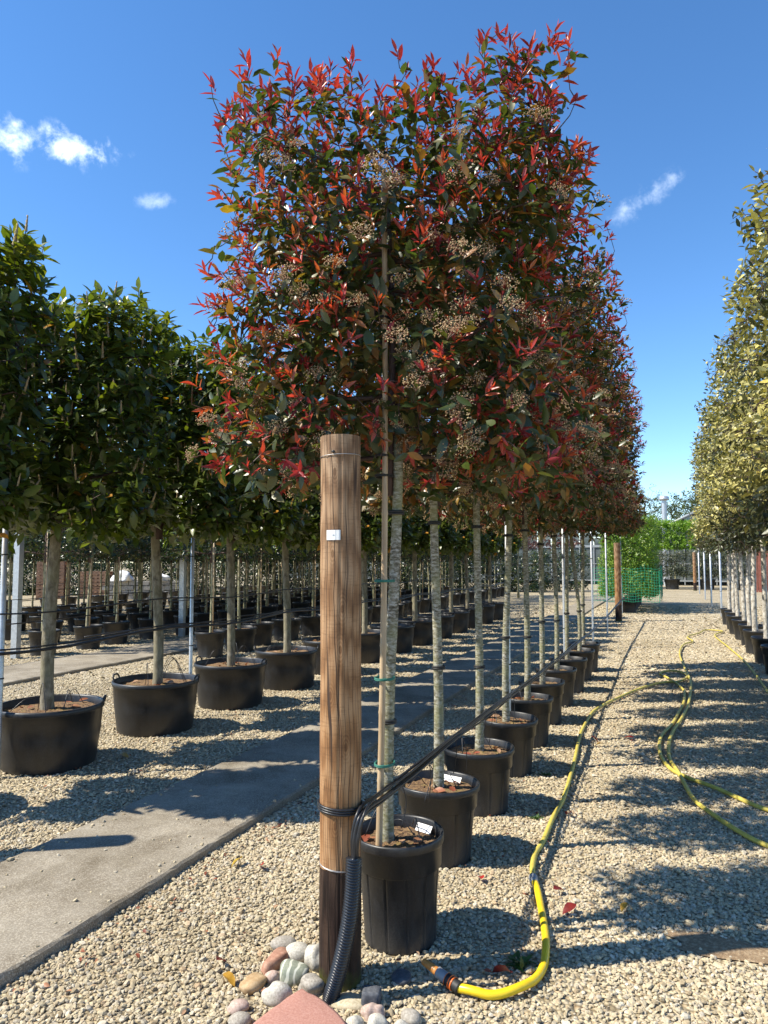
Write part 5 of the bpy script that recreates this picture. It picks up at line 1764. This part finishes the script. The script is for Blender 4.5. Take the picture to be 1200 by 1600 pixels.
cobble('cobble', 'whitish cobble at the bottom edge before the pinkish one', -1.000, 2.475, (0.074, 0.066, 0.060), 0.6, M['stone_white'], 15)
cobble('cobble', 'grey-white cobble on the gravel below the orange nozzle', -0.903, 2.560, (0.078, 0.066, 0.050), 0.2, M['stone_grey'], 16)
cobble('cobble', 'small white cobble just right of the pink slab', -1.076, 2.450, (0.060, 0.055, 0.046), 0.4, M['stone_white'], 17)
cobble('cobble', 'pale cobble at the bottom edge below the orange nozzle', -0.915, 2.490, (0.070, 0.060, 0.050), 0.9, M['stone_white'], 18)

# pink sandstone slab, propped and tilted towards the front
mb = MB()
top = np.array([(-1.318, 2.520, 0.062), (-1.058, 2.392, 0.060), (-1.075, 2.12, 0.088), (-1.365, 2.15, 0.086)])
edges = []
for k in range(4):
    for s in np.linspace(0, 1, 9)[:-1]:
        edges.append(top[k] * (1 - s) + top[(k + 1) % 4] * s)
edges = np.array(edges)
cen = edges.mean(0)
rs = np.random.default_rng(4)
dirc = unit((edges - cen) * [1, 1, 0])
edges = edges - dirc * np.array([[0.02 * abs(math.sin(k * math.pi / 8 + math.pi / 2)) ** 8] for k in range(32)]) + rs.normal(0, 0.003, edges.shape) * [1, 1, 0.2]
n = 32
inner = edges - dirc * 0.012 + np.array([0, 0, 0.003])
mid_ = cen + (edges - cen) * 0.5 + np.array([0, 0, 0.003])
bot = edges + dirc * 0.004 - np.array([0, 0, 0.055])
V = np.vstack([inner, edges, bot, mid_, [cen + [0, 0, 0.003]]])
i = np.arange(n)
j = (i + 1) % n
mb.add(V, [np.stack([i + 3 * n, j + 3 * n, np.full(n, 4 * n)], 1), np.stack([i, j, j + 3 * n, i + 3 * n], 1), np.stack([i + n, j + n, j, i], 1), np.stack([i + 2 * n, j + 2 * n, j + n, i + n], 1)], smooth=True)
tag(mb.put('sandstone_slab', M['sandstone']), 'pink sandstone slab propped over the stones at the bottom edge', 'slab')

# pale grit heaped against the foot of the post
v, f = ico(3)
rs = np.random.default_rng(12)
vv = lumpy(v, 0.5, rs, 14) * np.array([0.075, 0.050, 0.020])
put('grit_ground', MB().add(vv + np.array([-1.155, 2.59, 0.0]), f).mesh('grit_ground', M['cobweb_sand']), kind='structure')

# ------------------------------------------------------------------ fallen leaves and weeds
FL = [(-0.944, 3.751, 'r', 0.075, 'bright red fallen leaf on the gravel right of the front pot'), (-2.215, 3.461, 'y', 0.085, 'pale yellow fallen leaf on the gravel beside the concrete path'),
      (-2.071, 3.474, 'r', 0.060, 'small red fallen leaf just right of the pale yellow leaf'), (-1.631, 2.506, 'y', 0.075, 'orange-yellow fallen leaf left of the tan stone'),
      (-0.654, 2.946, 'd', 0.11, 'large dull red fallen leaf inside the bend of the yellow hose'), (-0.473, 3.574, 'd', 0.085, 'dark red curled leaf right of the bright hose section'),
      (-0.237, 3.687, 'y', 0.06, 'small yellowed leaf on the open gravel right of the hose'), (-0.667, 6.97, 'r', 0.09, 'red fallen leaf beside the faded hose, farther up the path'),
      (-0.613, 6.80, 'y', 0.08, 'yellow fallen leaf beside the faded hose farther up'), (-0.382, 7.158, 'r', 0.09, 'red fallen leaf midway between the two hoses'),
      (-0.648, 4.885, 'd', 0.075, 'dark red leaf right of the faded hose level with the third pot'), (-1.738, 2.607, 'd', 0.07, 'small dark crimson leaf on the gravel left of the stones'),
      (-4.28, 4.95, 'y', 0.10, 'orange fallen leaf near the leftmost wide pot'), (-0.548, 3.76, 'd', 0.07, 'small maroon leaf near the hose joiner'), (-2.16, 4.40, 'd', 0.08, 'dull red leaf in the shade at the edge of the concrete path')]
for i, (x, y, k, s, lab) in enumerate(FL):
    rs = np.random.default_rng(800 + i)
    v, f = leaf_template(0.55, 4, 0.4, 0.3, 0.03)
    me = MB().add((v - [0, 0.5, -0.1]) * s, f, 0, {'r': 0.5, 'd': 0.1, 'y': rs.uniform(0, 1)}[k]).mesh('fallen_leaf', M['fallen_yellow'] if k == 'y' else M['fallen_red'])
    tag(put('fallen_leaf', me, loc=(x, y, 0.030), rot=(rs.normal(0, 0.25), rs.normal(0, 0.25), rs.uniform(0, 6.28))), lab, 'leaf', 'leaves fallen on the gravel')
for i, (x, y, s, lab) in enumerate(((-0.60, 3.055, 0.06, 'low green weed growing inside the bend of the yellow hose'), (-0.925, 5.747, 0.035, 'tiny green weed beside the fourth ribbed pot'), (-0.83, 4.772, 0.03, 'tiny pale weed left of the faded hose'))):
    rs = np.random.default_rng(850 + i)
    n = 46
    A = unit(np.stack([rs.normal(size=n), rs.normal(size=n), rs.uniform(0.1, 0.9, n)], 1))
    mb = MB()
    scatter(mb, leaf_template(0.4, 2, 0.3, 0.3), np.stack([x * 0 + rs.normal(0, s * 0.5, n), rs.normal(0, s * 0.3, n), np.full(n, 0.012)], 1), A, np.tile([[0, 0, 1.0]], (n, 1)) + rs.normal(0, 0.3, (n, 3)), rs.uniform(0.4, 1.0, n) * s, rs.random(n), 0)
    tag(mb.put('weed_plant', M['weed'], loc=(x, y, 0)), lab, 'weed')

# low dark shrubs closing the view under the tree belt
cbush = plain_crown(73, 520, 1.25, 0.8, 0.10, 2.0, 6, (0.10, 0.18), None, 'd', surf=0.75)
for i in range(18):
    x, y = -31.5 + 1.42 * i, 25.6 + 0.82 * i + 0.5 * math.sin(i * 1.7)
    t = thing('dark_bush', 'low dark bush in the hedge line behind the deep rows of slim trees', 'bush', (x, y, 0), math.pi * (i % 2), 'low dark bushes behind the deep rows')
    t.scale = (1, 1, 0.8 + 0.25 * math.sin(i * 2.3) ** 2)
    dress(t, cbush, 'cbush', KD, M['twig'], 0)

# ------------------------------------------------------------------ leaf litter: small brown scraps drifted along the rows
rs = np.random.default_rng(99)
n = 900
side = rs.integers(0, 3, n)
lx = np.where(side == 0, -1.22 + rs.normal(0, 0.45, n), np.where(side == 1, -2.38 + np.abs(rs.normal(0, 0.10, n)), -4.6 + rs.normal(0, 0.6, n)))
ly = np.where(side == 2, rs.uniform(4, 12, n), rs.uniform(2.1, 11, n))
mb = MB()
scatter(mb, leaf_template(0.5, 2, 0.3, 0.25), np.stack([lx, ly, np.full(n, 0.020)], 1), unit(rs.normal(size=(n, 3)) * [1, 1, 0.2]), np.tile([[0, 0, 1.0]], (n, 1)) + rs.normal(0, 0.25, (n, 3)), rs.uniform(0.012, 0.034, n), rs.random(n), 0)
mb.put('leaf_litter', M['dry_leaf'], kind='stuff')
